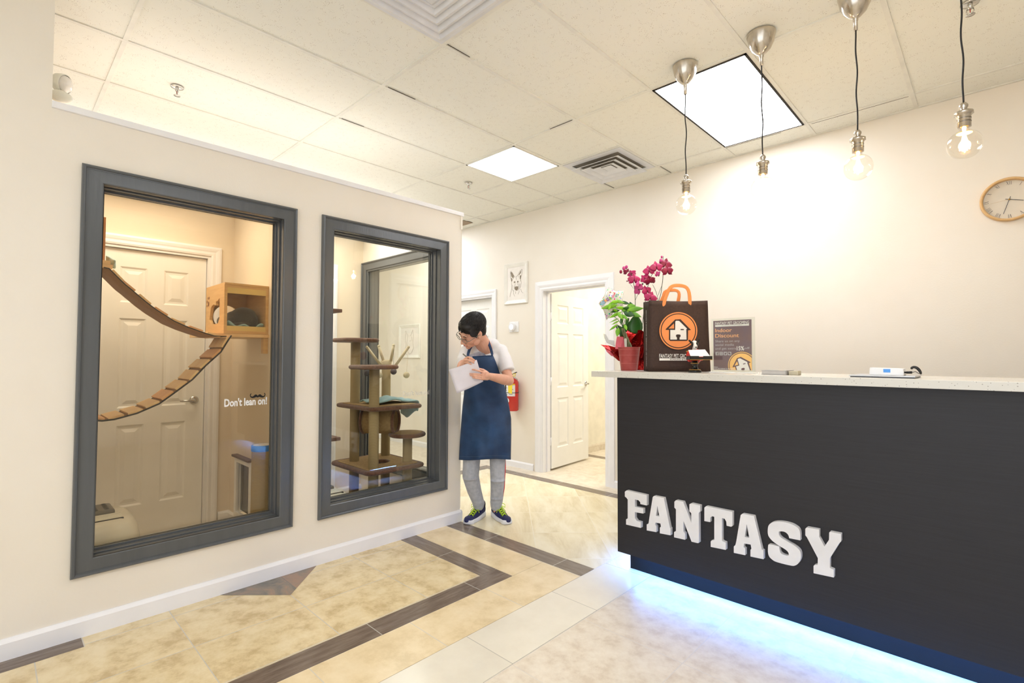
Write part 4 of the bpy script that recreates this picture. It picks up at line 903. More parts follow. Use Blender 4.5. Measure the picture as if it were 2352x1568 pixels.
for a_, b_, w_px, D_ in (((1459, 766), (1461, 722), 34, OZ-.10), ((1437, 770), (1414, 745), 16, OZ-.05), ((1425, 772), (1446, 738), 18, OZ-.06)):
    mb = MB(); leaf(mb, Q(a_[0], a_[1], D_), Q(b_[0], b_[1], D_), w_px/340, 0, fold=.08, shape='round', n=12); mb.build('broad_leaf', M_leafd, orc, solid=.002)
def stem(pts, r_=.0025):
    mb = MB(); mb.tube([Q(x, y, D_) for x, y, D_ in pts], r_, 6); mb.build('stem', M_stem, orc, sub=1)
stem([(1462, 800, OZ), (1460, 740, OZ), (1459, 690, OZ-.01), (1458, 660, OZ-.03), (1452, 635, OZ-.04), (1444, 618, OZ-.04), (1432, 616, OZ-.04)])
stem([(1470, 800, OZ), (1477, 730, OZ), (1482, 690, OZ-.02), (1488, 655, OZ-.02), (1492, 640, OZ-.02), (1502, 622, OZ-.03), (1515, 612, OZ-.03)])
stem([(1474, 800, OZ), (1480, 740, OZ+.03), (1516, 700, OZ+.05), (1521, 650, OZ+.03), (1524, 628, OZ+.02), (1522, 600, OZ), (1524, 586, OZ)])
stem([(1512, 700, OZ+.05), (1511, 680, OZ+.04), (1503, 660, OZ+.02), (1498, 652, OZ)], .0017)
stem([(1511, 680, OZ+.04), (1515, 668, OZ+.04), (1520, 656, OZ+.03)], .0017); stem([(1459, 690, OZ), (1463, 680, OZ), (1467, 672, OZ)], .0016); stem([(1456, 664, OZ), (1449, 654, OZ), (1443, 646, OZ)], .0014)
def flower(px, py, D_, size, m_, tilt=(0, 0), roll=0, half=False):
    c = Q(px, py, D_); f_ = (-FH+rx*tilt[0]+zz*tilt[1]).normalized(); sx = f_.cross(zz).normalized()*-1; sy = f_.cross(sx)*1; sy = sx.cross(f_)*-1
    if sy.z < 0: sy = -sy
    ca, sa = math.cos(roll), math.sin(roll); ex, ey = sx*ca+sy*sa, sy*ca-sx*sa
    size *= 1.12; mb = MB(); R_ = size/2
    for ang, L, w_, sh in ((90, 1.0, .62, 'leaf'), (215, .95, .58, 'leaf'), (325, .95, .58, 'leaf'), (8, 1.0, 1.05, 'round'), (172, 1.0, 1.05, 'round')):
        if half and ang in (8, 325): continue
        a_ = math.radians(ang); tip = c+(ex*math.cos(a_)+ey*math.sin(a_))*R_*L-f_*R_*.12; leaf(mb, c+f_*(.003 if sh == 'round' else 0), tip+f_*(.003 if sh == 'round' else 0), R_*w_, 0, face=f_, fold=.06, n=8, shape=sh)
    ob = mb.build('flower', m_, orc, solid=.0006)
    l_ = MB(); l_.ell(c+f_*.006-ey*R_*.12, (R_*.10, R_*.10, R_*.16)); l_.ell(c+f_*.008+ey*R_*.02, R_*.08); l_.build('lip', M_lip, ob)
for a_ in ((1456.5, 642, OZ-.06, .082, M_petal, (.1, 0), 0), (1451, 628, OZ-.03, .058, M_petal, (-.5, .3), .5), (1440, 626, OZ-.04, .052, M_petal_d, (-.6, -.2), -.4, True), (1468, 653, OZ-.07, .060, M_petal_l, (.6, .1), .3, True), (1467, 664, OZ-.06, .072, M_petal_l, (-.4, -.2), .9), (1486, 668, OZ-.05, .076, M_petal, (.4, .1), .4), (1494, 684, OZ-.09, .082, M_petal, (-.2, 0), -.3), (1481, 639, OZ-.05, .064, M_petal, (-.5, .2), .8), (1493, 645, OZ-.06, .072, M_petal_d, (.2, -.5), .4), (1491, 622, OZ-.06, .078, M_petal, (-.2, .2), .2), (1508, 614, OZ-.07, .084, M_petal, (.05, .1), .15), (1512, 632, OZ-.04, .062, M_petal_l, (.7, -.2), -.6, True), (1529, 607, OZ-.03, .086, M_petal_d, (.1, .1), -.25), (1533, 622, OZ-.05, .082, M_petal_d, (.2, 0), .1)): flower(*a_)
for px, py, s_, m_ in ((1426, 624, .012, M_petal_d), (1433, 616, .014, M_petal_l), (1439, 613, .012, M_petal_l), (1518, 598, .013, M_petal_l), (1520, 590, .009, M_petal_l), (1501, 645, .015, M_petal_d), (1443, 645, .005, M_petal_d), (1440, 645.5, .005, M_petal_d), (1476, 652, .007, M_stem)):
    mb = MB(); mb.ell(Q(px, py, OZ-.04), (s_*.8, s_*.8, s_)); mb.build('bud', m_, orc)
# foil balloon
BZ = 3.30
bl = thing('foil_balloon', 'small clear foil balloon with confetti stars and colourful lettering behind the lime leaves', 'balloon', Q(1405, 735, BZ))
def conf_mat():
    m, nt, bs = new_mat('confetti_foil'); N = nt.nodes; K = nt.links
    tc = N.new('ShaderNodeTexCoord'); vo = N.new('ShaderNodeTexVoronoi'); vo.inputs['Scale'].default_value = 62; K.new(tc.outputs['Object'], vo.inputs['Vector'])
    lt = N.new('ShaderNodeMath'); lt.operation = 'LESS_THAN'; lt.inputs[1].default_value = .30; K.new(vo.outputs['Distance'], lt.inputs[0])
    hs = N.new('ShaderNodeHueSaturation'); hs.inputs['Saturation'].default_value = 1.3; K.new(vo.outputs['Color'], hs.inputs['Color'])
    mx = N.new('ShaderNodeMix'); mx.data_type = 'RGBA'; mx.inputs['A'].default_value = (.78, .78, .72, 1); K.new(hs.outputs[0], mx.inputs['B']); K.new(lt.outputs[0], mx.inputs['Factor']); K.new(mx.outputs['Result'], bs.inputs['Base Color'])
    bs.inputs['Roughness'].default_value = .12; bs.inputs['Coat Weight'].default_value = .6; bs.inputs['Specular IOR Level'].default_value = .8
    return m
star = [(1375, 697), (1386, 681), (1398, 659), (1414, 668), (1434, 666), (1430, 686), (1432, 704), (1415, 712), (1393, 735), (1386, 713)]
mb = MB(); cc = Vector((0, 0, 0)); P0 = [Q(x, y, BZ) for x, y in star]
for p in P0: cc += p/len(P0)
rings = []
for k in range(6):
    t = 1-k/6; h = .034*math.sqrt(1-t**2.2)
    rings.append([cc+(p-cc)*t-FH*h for p in P0])
vs = [p for r_ in rings for p in r_]; n_ = len(P0); fs = [(i*n_+j, i*n_+(j+1) % n_, (i+1)*n_+(j+1) % n_, (i+1)*n_+j) for i in range(5) for j in range(n_)]
vs.append(cc-FH*.034); fs += [(5*n_+j, 5*n_+(j+1) % n_, len(vs)-1) for j in range(n_)]
mb.add(vs, fs, 0, True); mb.add([2*cc.dot(FH)*FH-FH*2*(p.dot(FH))+p if False else p+FH*2*((cc-p).dot(FH)) for p in vs], fs, 0, True)
mb.build('foil_body', conf_mat(), bl)
cols = [(110, 200, 225), (70, 150, 205), (240, 150, 60), (120, 60, 150), (150, 200, 40), (245, 130, 180), (225, 70, 70), (110, 180, 160)]
lp_ = [(1382.5, 697, -48), (1387, 693.5, -42), (1391, 690, -36), (1396, 687, -30), (1402.5, 684.5, -22), (1408, 680, 0), (1411, 675, 10), (1416, 678, 25)]
for ch, c_, (px, py, an) in zip('CONGRATS', cols, lp_):
    a_ = math.radians(an); u_ = rx*math.cos(a_*-1)+zz*math.sin(a_*-1); v_ = zz*math.cos(a_)-rx*math.sin(-a_)*1; v_ = FH.cross(u_)*-1
    if v_.z < 0: v_ = -v_
    text_mesh('lettering', ch, .016, .022, Q(px, py, BZ-.040)-u_*.008-v_*.011, u_, v_, mat('balloon_letter_'+str(an), c_, .4), bl, bold=.04)
mb = MB(); mb.tube([Q(1410, 713, BZ), Q(1416, 740, BZ+.02), Q(1424, 775, BZ+.02), Q(1430, 798, BZ)], .0016, 6); mb.build('stick', mat('clear_stick', (220, 220, 214), .2), bl)
# ------------------------------------------------------------------ things on the back wall
M_frame = mat('cream_frame', (246, 243, 234), .45); M_pap = mat('drawing_paper', (246, 240, 232), .7); M_ink = mat('graphite', (160, 148, 130), .9, var=(126, 114, 98), scale=60); M_inkl = mat('light_graphite', (196, 186, 168), .9)
def framed(name, label, x0, x1, z0, z1, fw=.045):
    r = thing(name, label, 'framed picture', ((x0+x1)/2, BY, z0)); mb = MB()
    prof = [(0, 0), (0, .012), (.006, .020), (fw*.6, .014), (fw, .008), (fw, 0)]; C4 = [(x0, z0, 1, 1), (x1, z0, -1, 1), (x1, z1, -1, -1), (x0, z1, 1, -1)]; k = len(prof)
    R = [[Vector((x+sa*u, BY-d-.001, z+sz*u)) for u, d in prof] for x, z, sa, sz in C4]
    for i in range(4): A, B_ = R[i], R[(i+1) % 4]; mb.add(A+B_, [(j, (j+1) % k, k+(j+1) % k, k+j) for j in range(k)])
    mb.build('frame', M_frame, r); MB().box((x0+fw-.002, BY-.006, z0+fw-.002), (x1-fw+.002, BY-.001, z1-fw+.002)).build('paper', M_pap, r)
    return r
def lines(parent, strokes, P, m, w=.0022, name='drawing'):
    mb = MB()
    for st in strokes:
        if len(st) > 2 and st[0] == 'fill': mb.prism([P(*q) for q in st[1:]], (0, -.0004, 0)); continue
        mb.tube([P(*q) for q in st], w, 5, flat=.3)
    return mb.build(name, m, parent)
x0, x1 = U(1160, 650, 1, BY).x, U(1213, 650, 1, BY).x; z0, z1 = 1.885, 2.363
pf = framed('framed_picture', 'white framed pencil drawing of a dog with tall pointed ears beside the open door', x0, x1, z0, z1)
# zoomed drawing pixels -> wall
DP = lambda a, b: Vector((x0+(a-175)/(635-175)*(x1-x0), BY-.0068, z1-(b-(165-(a-175)*.15))/(795+(a-175)*.07)*(z1-z0)))
strokes = [[(290, 300), (295, 400), (315, 480), (320, 600), (320, 640), (370, 690)], [(290, 300), (305, 285), (330, 320), (375, 400), (410, 400), (440, 375), (480, 290), (525, 250), (525, 330), (500, 440), (510, 520), (495, 610), (450, 670)], [(375, 400), (340, 450), (320, 500)], [(440, 375), (480, 430), (505, 500)], [(345, 520), (370, 510), (395, 515)], [(430, 505), (460, 500), (485, 505)], [(390, 540), (375, 610)], [(440, 530), (460, 600)], [(320, 640), (300, 720), (285, 800)], [(350, 660), (360, 740), (380, 790)], [(500, 640), (515, 700), (550, 730)], [(470, 680), (450, 750)], [(405, 400), (410, 460)], [(335, 560), (345, 640)], [(480, 540), (480, 620)], [(400, 690), (400, 740)]]
lines(pf, strokes, DP, M_ink, .0020)
fills = [['fill', (375, 605), (410, 590), (455, 595), (455, 640), (430, 675), (400, 672), (375, 640)], ['fill', (365, 500), (385, 485), (395, 510), (385, 530), (370, 525)], ['fill', (430, 490), (445, 480), (455, 500), (445, 520), (430, 515)], ['fill', (295, 310), (325, 310), (365, 390), (350, 430), (315, 400)], ['fill', (455, 370), (485, 310), (510, 275), (500, 330), (475, 365)], ['fill', (305, 420), (330, 440), (325, 490), (310, 480)], ['fill', (480, 380), (510, 370), (500, 440), (488, 450)]]
lines(pf, fills, DP, M_ink)
fx0, fx1 = U(918, 780, 1, BY).x, U(966, 780, 1, BY).x; fzt, fzb = U(942, 745, 1, BY).z, U(942, 822, 1, BY).z
p2_ = framed('framed_picture', 'white framed pencil drawing of a dog seen through the cat room windows', fx0, fx1, fzb, fzt)
D2 = lambda a, b: Vector((fx0+a*(fx1-fx0), BY-.0068, fzb+b*(fzt-fzb)))
lines(p2_, [[(.32, .82), (.30, .55), (.34, .40), (.30, .20), (.36, .10)], [(.32, .82), (.42, .66), (.56, .66), (.66, .84), (.70, .60), (.66, .45), (.70, .30), (.60, .15), (.50, .12), (.42, .2)], [(.42, .66), (.38, .45), (.42, .3)], [(.52, .5), (.56, .52)], [(.60, .64), (.64, .5)]], D2, M_inkl, .004)
# thermostat
a_, b_ = U(1171, 763, 1, BY), U(1192, 738, 1, BY); th = thing('thermostat', 'round white wall thermostat on a square plate beneath the dog drawing', 'thermostat', ((a_.x+b_.x)/2, BY, a_.z))
MB().box((a_.x, BY-.008, a_.z), (b_.x, BY, b_.z)).build('plate', M_white2, th, bevel=.003)
cc = Vector(((a_.x+b_.x)/2-.015, BY-.008, (a_.z+b_.z)/2)); MB().lathe([(.048, 0), (.048, .024), (.044, .030), (.036, .032), (.030, .030), (0, .030)], cc, (0, -1, 0), 32).build('dial', M_white2, th)
MB().lathe([(.030, .031), (0, .0315)], cc, (0, -1, 0), 32).build('display', emit_mat('pale_blue_display', (.72, .80, 1.0), .9), th)
# fire extinguisher
ec = U(1177, 905, 1, BY-.085); r_ = .070; zb = U(1177, 943, 1, BY-.085).z; zt = U(1177, 868, 1, BY-.085).z
fe = thing('fire_extinguisher', 'red fire extinguisher with a yellow tag hanging on the wall behind the person', 'fire extinguisher', (ec.x, ec.y, zb)); o = Vector((ec.x, ec.y, 0))
MB().lathe([(0, zb), (r_-.01, zb), (r_, zb+.01), (r_, zt-.05), (r_*.8, zt-.015), (r_*.4, zt), (0, zt)], o, seg=36).build('cylinder', M_redplastic, fe)
def band(z0_, z1_, m_, nm, a0=0, a1=2*PI, rr=.001):
    mb = MB(); n = 28; mb.sheet([[o+Vector((math.sin(t)*(r_+rr), -math.cos(t)*(r_+rr), z)) for t in [a0+(a1-a0)*i/n for i in range(n+1)]] for z in (z0_, z1_)]); return mb.build(nm, m_, fe)
band(zb+.17, zt-.075, M_white2, 'label', -1.2, 1.2); band(zt-.078, zt-.062, mat('yellow_band', (240, 200, 40), .4), 'yellow_band', -1.2, 1.2)
band(zb+.205, zb+.212, M_black, 'strap', -3.1, 3.1, .003)
mb = MB()
for k, (aa, bb, z) in enumerate(((-.8, -.3, .23), (.1, .9, .245), (-.9, -.2, .26), (-.7, .0, .30), (.2, .8, .19), (-.8, -.1, .185), (-.6, .1, .33))): mb.sheet([[o+Vector((math.sin(t)*(r_+.002), -math.cos(t)*(r_+.002), zb+z+h_)) for t in [aa+(bb-aa)*i/6 for i in range(7)]] for h_ in (0, .006)])
mb.build('printed_lines', mat('grey_ink', (150, 146, 150), .6), fe)
mb = MB(); mb.prism([o+Vector((-.01+.028*math.cos(t*PI/10), -r_-.003, zb+.12+.028*math.sin(t*PI/10))) for t in range(20)], (0, -.001, 0)); mb.build('round_sticker', M_white2, fe)
mb = MB(); t0 = o+Vector((.03, -r_-.006, zt-.02)); mb.prism([t0+Vector(p) for p in ((-.012, 0, .02), (.018, 0, .0), (.040, 0, -.06), (.036, 0, -.155), (-.022, 0, -.14), (-.025, 0, -.03))], (0, -.001, 0)); mb.build('inspection_tag', mat('yellow_tag', (250, 226, 60), .6), fe)
mb = MB(); zt2 = zt; mb.lathe([(.014, zt2-.005), (.014, zt2+.03), (0, zt2+.03)], o, seg=16); mb.bar(o+Vector((-.02, 0, zt2+.035)), o+Vector((.075, -.01, zt2+.070)), .018, .006); mb.build('lever', M_black, fe)
mb = MB(); mb.bar(o+Vector((-.01, 0, zt2+.03)), o+Vector((.085, -.01, zt2-.012)), .018, .005); mb.build('carry_handle', M_chrome, fe)
mb = MB(); mb.tube([o+Vector((-.01, 0, zt2+.02)), o+Vector((-.06, -.02, zt2+.02)), o+Vector((-.095, -.02, zt2-.06)), o+Vector((-.09, -.015, zb+.25)), o+Vector((-.085, -.01, zb+.16))], .009, 10); mb.build('hose', M_black, fe, sub=1)
mb = MB(); mb.tube([o+Vector((.02, -.012, zt2+.045)), o+Vector((.07, -.02, zt2+.055)), o+Vector((.055, -.02, zt2+.02)), o+Vector((.02, -.015, zt2+.03))], .004, 8); mb.build('pull_ring', MATS['yellow_tag'], fe)
MB().box((ec.x-.02, ec.y+r_-.004, zt-.1), (ec.x+.02, BY, zt-.04)).build('bracket', M_chrome, fe)
# clock
cl = Vector((.085, BY, 2.2235)); R_ = .131
ck = thing('wall_clock', 'round wall clock with a pale wood rim and roman numerals', 'clock', (cl.x, BY, cl.z-R_)); dn = Vector((0, -1, 0))
MB().lathe([(R_-.004, 0), (R_, .004), (R_, .030), (R_-.006, .036), (R_-.013, .034), (R_-.015, .024), (R_-.016, .012)], cl, dn, 64).build('rim', streak_mat('pale_wood_rim', (214, 170, 112), (228, 188, 132), 20, (1, 1, 1), .4), ck)
MB().lathe([(R_-.014, .010), (0, .0102)], cl, dn, 64).build('dial', mat('cream_dial', (226, 216, 198), .5), ck)
ex, ez = Vector((1, 0, 0)), Vector((0, 0, 1)); M_num = mat('dark_numerals', (40, 40, 54), .5)
for h, s_ in enumerate(('XII', 'I', 'II', 'III', 'IIII', 'V', 'VI', 'VII', 'VIII', 'IX', 'X', 'XI')):
    a_ = math.radians(30*h); rad = ex*math.sin(a_)+ez*math.cos(a_); tan = ex*math.cos(a_)-ez*math.sin(a_); w_ = {1: .004, 2: .010, 3: .017, 4: .026}[len(s_)]+(.008 if 'X' in s_ or 'V' in s_ else 0); c_ = cl+dn*.0108+rad*(R_-.041)
    # numerals are strokes: their letters are built from thin bars
    mb = MB(); x = -w_/2; unit = w_/sum({'I': 1, 'V': 2, 'X': 2}[q] for q in s_)
    for q in s_:
        wq = unit*{'I': 1, 'V': 2, 'X': 2}[q]
        def seg_(a, b, t): 
            p = c_+tan*a[0]+rad*a[1]; r2 = c_+tan*b[0]+rad*b[1]; mb.bar(p, r2, t, .0004, upv=dn)
        hh_ = .021
        if q == 'I': seg_((x+wq/2, 0), (x+wq/2, hh_), .0014)
        if q == 'V': seg_((x+wq*.15, hh_), (x+wq*.5, 0), .0016); seg_((x+wq*.85, hh_), (x+wq*.5, 0), .0007)
        if q == 'X': seg_((x+wq*.15, hh_), (x+wq*.85, 0), .0016); seg_((x+wq*.85, hh_), (x+wq*.15, 0), .0007)
        x += wq
    mb.build('numeral', M_num, ck)
for nm, ang, L, w_, d_ in (('hour_hand', 106, .062, .0030, .014), ('minute_hand', 198, .088, .0026, .0155)):
    a_ = math.radians(ang); rad = ex*math.sin(a_)+ez*math.cos(a_); mb = MB(); mb.bar(cl+dn*d_-rad*.018, cl+dn*d_+rad*L, w_, .0008, upv=dn); mb.build(nm, M_num, ck)
a_ = math.radians(262); rad = ex*math.sin(a_)+ez*math.cos(a_); mb = MB(); mb.bar(cl+dn*.017, cl+dn*.017+rad*.085, .0008, .0005, upv=dn); mb.build('second_hand', M_gold, ck)
MB().lathe([(.0045, .012), (.0045, .019), (0, .0195)], cl, dn, 16).build('hub', M_gold, ck)
# ------------------------------------------------------------------ cat rooms
# wooden cat box on the dividing wall
bx1 = -3.57; bx0 = -3.965; by0 = U(515, 700, 0, bx1).y; by1 = 1.31; bz0 = U(517, 765, 0, bx1).z; bz1 = U(515, 652, 0, bx1).z
cb = thing('cat_box', 'open pine cat box with a cat shaped cutout fixed to the dividing wall', 'cat box', ((bx0+bx1)/2, (by0+by1)/2, bz0-.03)); t = .018
# front side panel with its cutout
def SP(x, z): return Vector((bx0+(x-300)/(735-300)*(bx1-bx0), by0, bz0+(1240-z)/(1240-180)*(bz1-bz0)))
cut = [(415, 720), (425, 640), (450, 590), (490, 570), (545, 600), (545, 500), (560, 520), (600, 490), (628, 455), (632, 560), (632, 900), (600, 1010), (500, 1020), (430, 1000), (395, 900)]
mb = MB(); mb.prism([SP(300, 1240), SP(735, 1240), SP(735, 180), SP(300, 180)], (0, t, 0), 0, [[SP(*q) for q in cut]]); mb.build('side_panel', M_pine, cb)
mb = MB()
for q, r_ in (((350, 400), .006), ((378, 400), .006), ((330, 480), .007), ((330, 570), .006), ((368, 535), .011)):
    c = SP(*q); mb.prism([c+Vector((math.cos(k*PI/6)*r_, -.001, math.sin(k*PI/6)*r_*1.6)) for k in range(12)], (0, .0012, 0))
mb.build('paw_mark', mat('burnt_mark', (110, 60, 26), .8), cb)
MB().box((bx0, by1-t, bz0), (bx1, by1, bz1)).build('side_panel', M_pine, cb)
MB().box((bx0, by0+t, bz1-t), (bx1, by1-t, bz1)).box((bx0-.0, by0, bz1), (bx1+.006, by1, bz1+.012)).build('top_panel', M_pine, cb)
MB().box((bx0, by0+t, bz0), (bx1, by1-t, bz0+t)).build('bottom_panel', M_pine, cb)
hy, hz, hr = (by0+by1)/2-.01, bz0+.13, .085
mb = MB(); mb.prism([(bx0, by0+t, bz0+t), (bx0, by1-t, bz0+t), (bx0, by1-t, bz1-t), (bx0, by0+t, bz1-t)], (.014, 0, 0), 0, [[(bx0, hy+hr*math.cos(k*PI/12), hz+hr*math.sin(k*PI/12)) for k in range(24)]]); mb.build('back_panel', M_pine, cb)
MB().box((bx1-.016, by0+t, bz1-.055), (bx1, by1-t, bz1-t)).box((bx1-.016, by0+t, bz0+t), (bx1, by1-t, bz0+.05)).build('front_rail', mat('yellow_pine', (226, 198, 124), .5), cb)
MB().box((bx0-.02, by0-.09, bz0-.022), (bx1+.02, by1, bz0-.002)).build('shelf_board', M_plank, cb)
MB().box((bx1-.04, by1-.03, bz0-.13), (bx1+.0, by1, bz0-.022)).box((bx1-.04, by1-.016, bz0), (bx1+.004, by1, bz0+.08)).build('bracket', M_pine, cb)
# fleece and sleeping cat in the box
mb = MB(); cy = (by0+by1)/2; g = []
for i in range(15):
    row = []
    for j in range(17):
        x = bx0+.04+(bx1-bx0-.05)*i/14; y = by0+.022+(by1-by0-.044)*j/16; e = max(0, (i-11)/3)
        row.append(Vector((x, y, bz0+t+.010+.008*math.sin(i*.9+j*.5)+.042*e*(.65+.35*math.sin(j*.9+1))+.018*max(0, (3-j)/3))))
    g.append(row)
mb.sheet(g); tag(mb.build('fleece_blanket', M_fleece, solid=.014, sub=1), 'pale blue fleece blanket under the sleeping cat in the wooden box', 'blanket')
M_cat = mat('dark_grey_fur', (70, 64, 52), .9, var=(52, 46, 36), scale=14, bump=.4, bscale=160, sheen=.4)
zc = bz0+t+.028; mb = MB(); xm = (bx0+bx1)/2+.04
mb.ell((xm, cy+.030, zc+.062), (.105, .088, .082)); mb.ell((xm-.02, cy-.015, zc+.055), (.085, .07, .062)); mb.ell((xm+.05, cy+.055, zc+.045), (.06, .05, .05))
hd = Vector((xm-.08, cy-.072, zc+.045)); mb.ell(hd, (.045, .040, .038)); mb.ell(hd+Vector((.018, -.012, -.018)), (.022, .022, .016))
for s_ in (-1, 1): mb.tube([hd+Vector((.028*s_, 0, .022)), hd+Vector((.036*s_, .0, .058))], [.016, .002], 8)
mb.tube([(xm+.09, cy+.03, zc+.02), (xm+.10, cy-.03, zc+.016), (xm+.07, cy-.075, zc+.014), (xm+.01, cy-.09, zc+.014)], [.018, .016, .014, .010], 10)
mb.tube([(xm-.0, cy-.04, zc+.02), (xm-.03, cy-.085, zc+.014)], [.02, .015], 10); mb.tube([(xm-.06, cy-.04, zc+.02), (xm-.075, cy-.09, zc+.014)], [.02, .015], 10)
ctt = mb.build('cat', M_cat, remesh=.006, smooth_it=4); tag(ctt, 'dark grey cat curled up asleep in the wooden box', 'cat')
# the second box, only its edge shows behind the left edge of the window
ax1 = -3.50; e_y = U(242, 560, 0, ax1).y; zt_, zb_ = U(238, 498, 0, ax1).z, U(238, 598, 0, ax1).z
c2 = thing('cat_box', 'pine cat box atop the hanging ramp, cut off by the window frame', 'cat box', (ax1-.2, e_y-.15, zb_))
MB().box((ax1-.38, e_y-.018, zb_), (ax1, e_y, zt_)).box((ax1-.38, e_y-.32, zb_), (ax1, e_y-.302, zt_)).build('side_panel', mat('reddish_pine', (214, 144, 84), .5), c2)
MB().box((ax1-.38, e_y-.302, zt_-.018), (ax1, e_y-.018, zt_)).build('top_panel', M_pine, c2); MB().box((ax1-.38, e_y-.302, zb_), (ax1, e_y-.018, zb_+.018)).build('bottom_panel', M_pine, c2)
MB().box((ax1-.40, e_y-.34, zb_-.042), (ax1+.02, e_y+.012+.02, zb_-.022)).box((ax1-.40, e_y-.34, zb_-.021), (ax1+.02, e_y+.022, zb_-.001)).build('shelf_board', M_plank, c2)
mb = MB(); g = []
for i in range(9):
    g.append([U(244+2.6*j, 586+i*3.6+j*(1.4 if i < 4 else .3), 0, ax1-.18+.01*math.sin(i+j)+.012*j) for j in range(9)])
mb.sheet(g); tag(mb.build('fleece_blanket', M_fleece, solid=.01, sub=1), 'pale blue fleece hanging out of the box at the top of the ramp', 'blanket')
# upper ramp: strap underside with planks on top
def rail(pts, X): return [U(x, y, 0, X) for x, y in pts]
up = rail([(238, 615), (250, 617), (267.6, 635), (286.7, 653.7), (300.8, 665), (335, 694), (359, 712), (400, 738), (432, 752), (463, 763), (492, 772), (520, 773)], -3.42)
ramp = thing('hanging_ramp', 'upper sagging wooden ramp hanging between the two cat boxes', 'ramp', up[5])
wv = Vector((-.30, 0, 0)); mb = MB(); mb.sheet([[p, p+wv*.5, p+wv] for p in up]); mb.build('strap', M_strap, ramp, solid=.004)
MB().tube([p+Vector((.003, 0, .002)) for p in up], .003, 6).tube([p+wv-Vector((.003, 0, -.002)) for p in up], .003, 6).build('edge_cord', M_cord, ramp)
def along(pts, s_):
    L = [0]
    for i in range(len(pts)-1): L.append(L[-1]+(pts[i+1]-pts[i]).length)
    x = s_*L[-1]
    for i in range(len(pts)-1):
        if L[i+1] >= x: u = (x-L[i])/(L[i+1]-L[i]); return pts[i].lerp(pts[i+1], u), (pts[i+1]-pts[i]).normalized()
    return pts[-1], (pts[-1]-pts[-2]).normalized()
def planks(pts, ss, parent, width, off, X=(-.30), w=.075, mats=(M_plank,)):
    for k, s_ in enumerate(ss):
        p, d = along(pts, s_); n = Vector((1, 0, 0)).cross(d); n = -n if n.z < 0 else n
        c = p+n*off; M = Matrix((Vector((-1, 0, 0)), d, n)).transposed().to_4x4(); M.translation = c
        mb = MB(); mb.box((-.004, -w/2, -.006), (-X+.004, w/2, .006), 0, M); mb.build('plank', mats[k % len(mats)], parent, bevel=.002)
M_plank2 = streak_mat('reddish_plank', (228, 170, 118), (240, 190, 138), 6, (6, 1, 1), .55)
planks(up, (.10+.0, .20, .34, .48, .62, .76, .90), ramp, .3, .009, mats=(M_plank, M_plank2))
# lower ladder bridge
lo_ = rail([(531, 770), (529, 773), (507, 808), (472, 839.5), (442, 871), (407, 897), (366, 926.5), (314.6, 948.7), (262.8, 962.7), (235, 966), (205, 964), (180, 955)], -3.42)
brd = thing('ladder_bridge', 'lower curved bridge of wooden planks on black cords behind the large window', 'bridge', lo_[8])
wv2 = Vector((-.25, 0, 0)); MB().tube([p+Vector((.004, 0, 0)) for p in lo_], .0045, 8).build('cord', M_cord, brd); MB().tube([p+wv2-Vector((.004, 0, 0)) for p in lo_], .0045, 8).build('cord', M_cord, brd)
mb = MB(); mb.sheet([[p, p+wv2] for p in lo_]); mb.build('strap', mat('light_strap', (190, 150, 106), .8), brd, solid=.003)
planks(lo_, [.06+.095*k for k in range(10)], brd, .25, .010, X=-.25, w=.070, mats=(M_plank, M_plank2, M_plank, M_plank))
# litter boxes
def litter(cx_, cy_, wx, wy, h, label):
    r = thing('litter_box', label, 'litter box', (cx_, cy_, 0), 'covered litter boxes')
    mb = MB(); g = []
    prof = [(1.0, 0), (1.02, .05), (1.0, .58), (.985, .76), (.94, .89), (.87, .965), (.78, .998), (.0, 1.0)]
    n = 40; vs = []; fs = []
    for s_, z in prof:
        for k in range(n):
            a_ = 2*PI*k/n; c, s2 = math.cos(a_), math.sin(a_); q = (abs(c)**4+abs(s2)**4)**-.25
            vs.append(Vector((cx_+wx/2*s_*c*q, cy_+wy/2*s_*s2*q, h*z)))
    for i in range(len(prof)-1):
        for k in range(n): k2 = (k+1) % n; fs.append((i*n+k, i*n+k2, (i+1)*n+k2, (i+1)*n+k))
    mb.add(vs, fs, 0, True); mb.build('hood', M_plastic, r)
    mb = MB(); mb.box((cx_-wx*.24, cy_-wy*.34, h-.006), (cx_+wx*.12, cy_+wy*.30, h+.03)); ld = mb.build('filter_lid', mat('dark_filter', (108, 106, 98), .5) if 'dark_filter' not in MATS else MATS['dark_filter'], r, bevel=.012)
    mb = MB()
    for i in range(6):
        for j in range(7): mb.ell((cx_-wx*.20+i*wx*.054, cy_-wy*.29+j*wy*.088, h+.0302), (.009, .012, .002), seg=8, rings=4)
    mb.build('vent_hole', mat('vent_hole_dark', (20, 19, 17), .8) if 'vent_hole_dark' not in MATS else MATS['vent_hole_dark'], ld)
    mb = MB()
    for i in range(5): mb.box((cx_+wx*.14+i*.016, cy_-wy*.36, h-.010-i*.003), (cx_+wx*.14+i*.016+.009, cy_+wy*.34, h+.012-i*.004))
    mb.build('front_vent', M_plastic, r, bevel=.003); MB().box((cx_+wx*.14+.076, cy_-wy*.38, h-.032), (cx_+wx*.14+.090, cy_+wy*.34, h+.002)).build('hood_seam', MATS['vent_hole_dark'], r)
litter(-3.43, .32, .46, .53, .43, 'cream covered litter box at the lower left of the large window')
litter(-3.42, 1.585, .42, .40, .330, 'cream covered litter box at the lower left of the cat tree window')
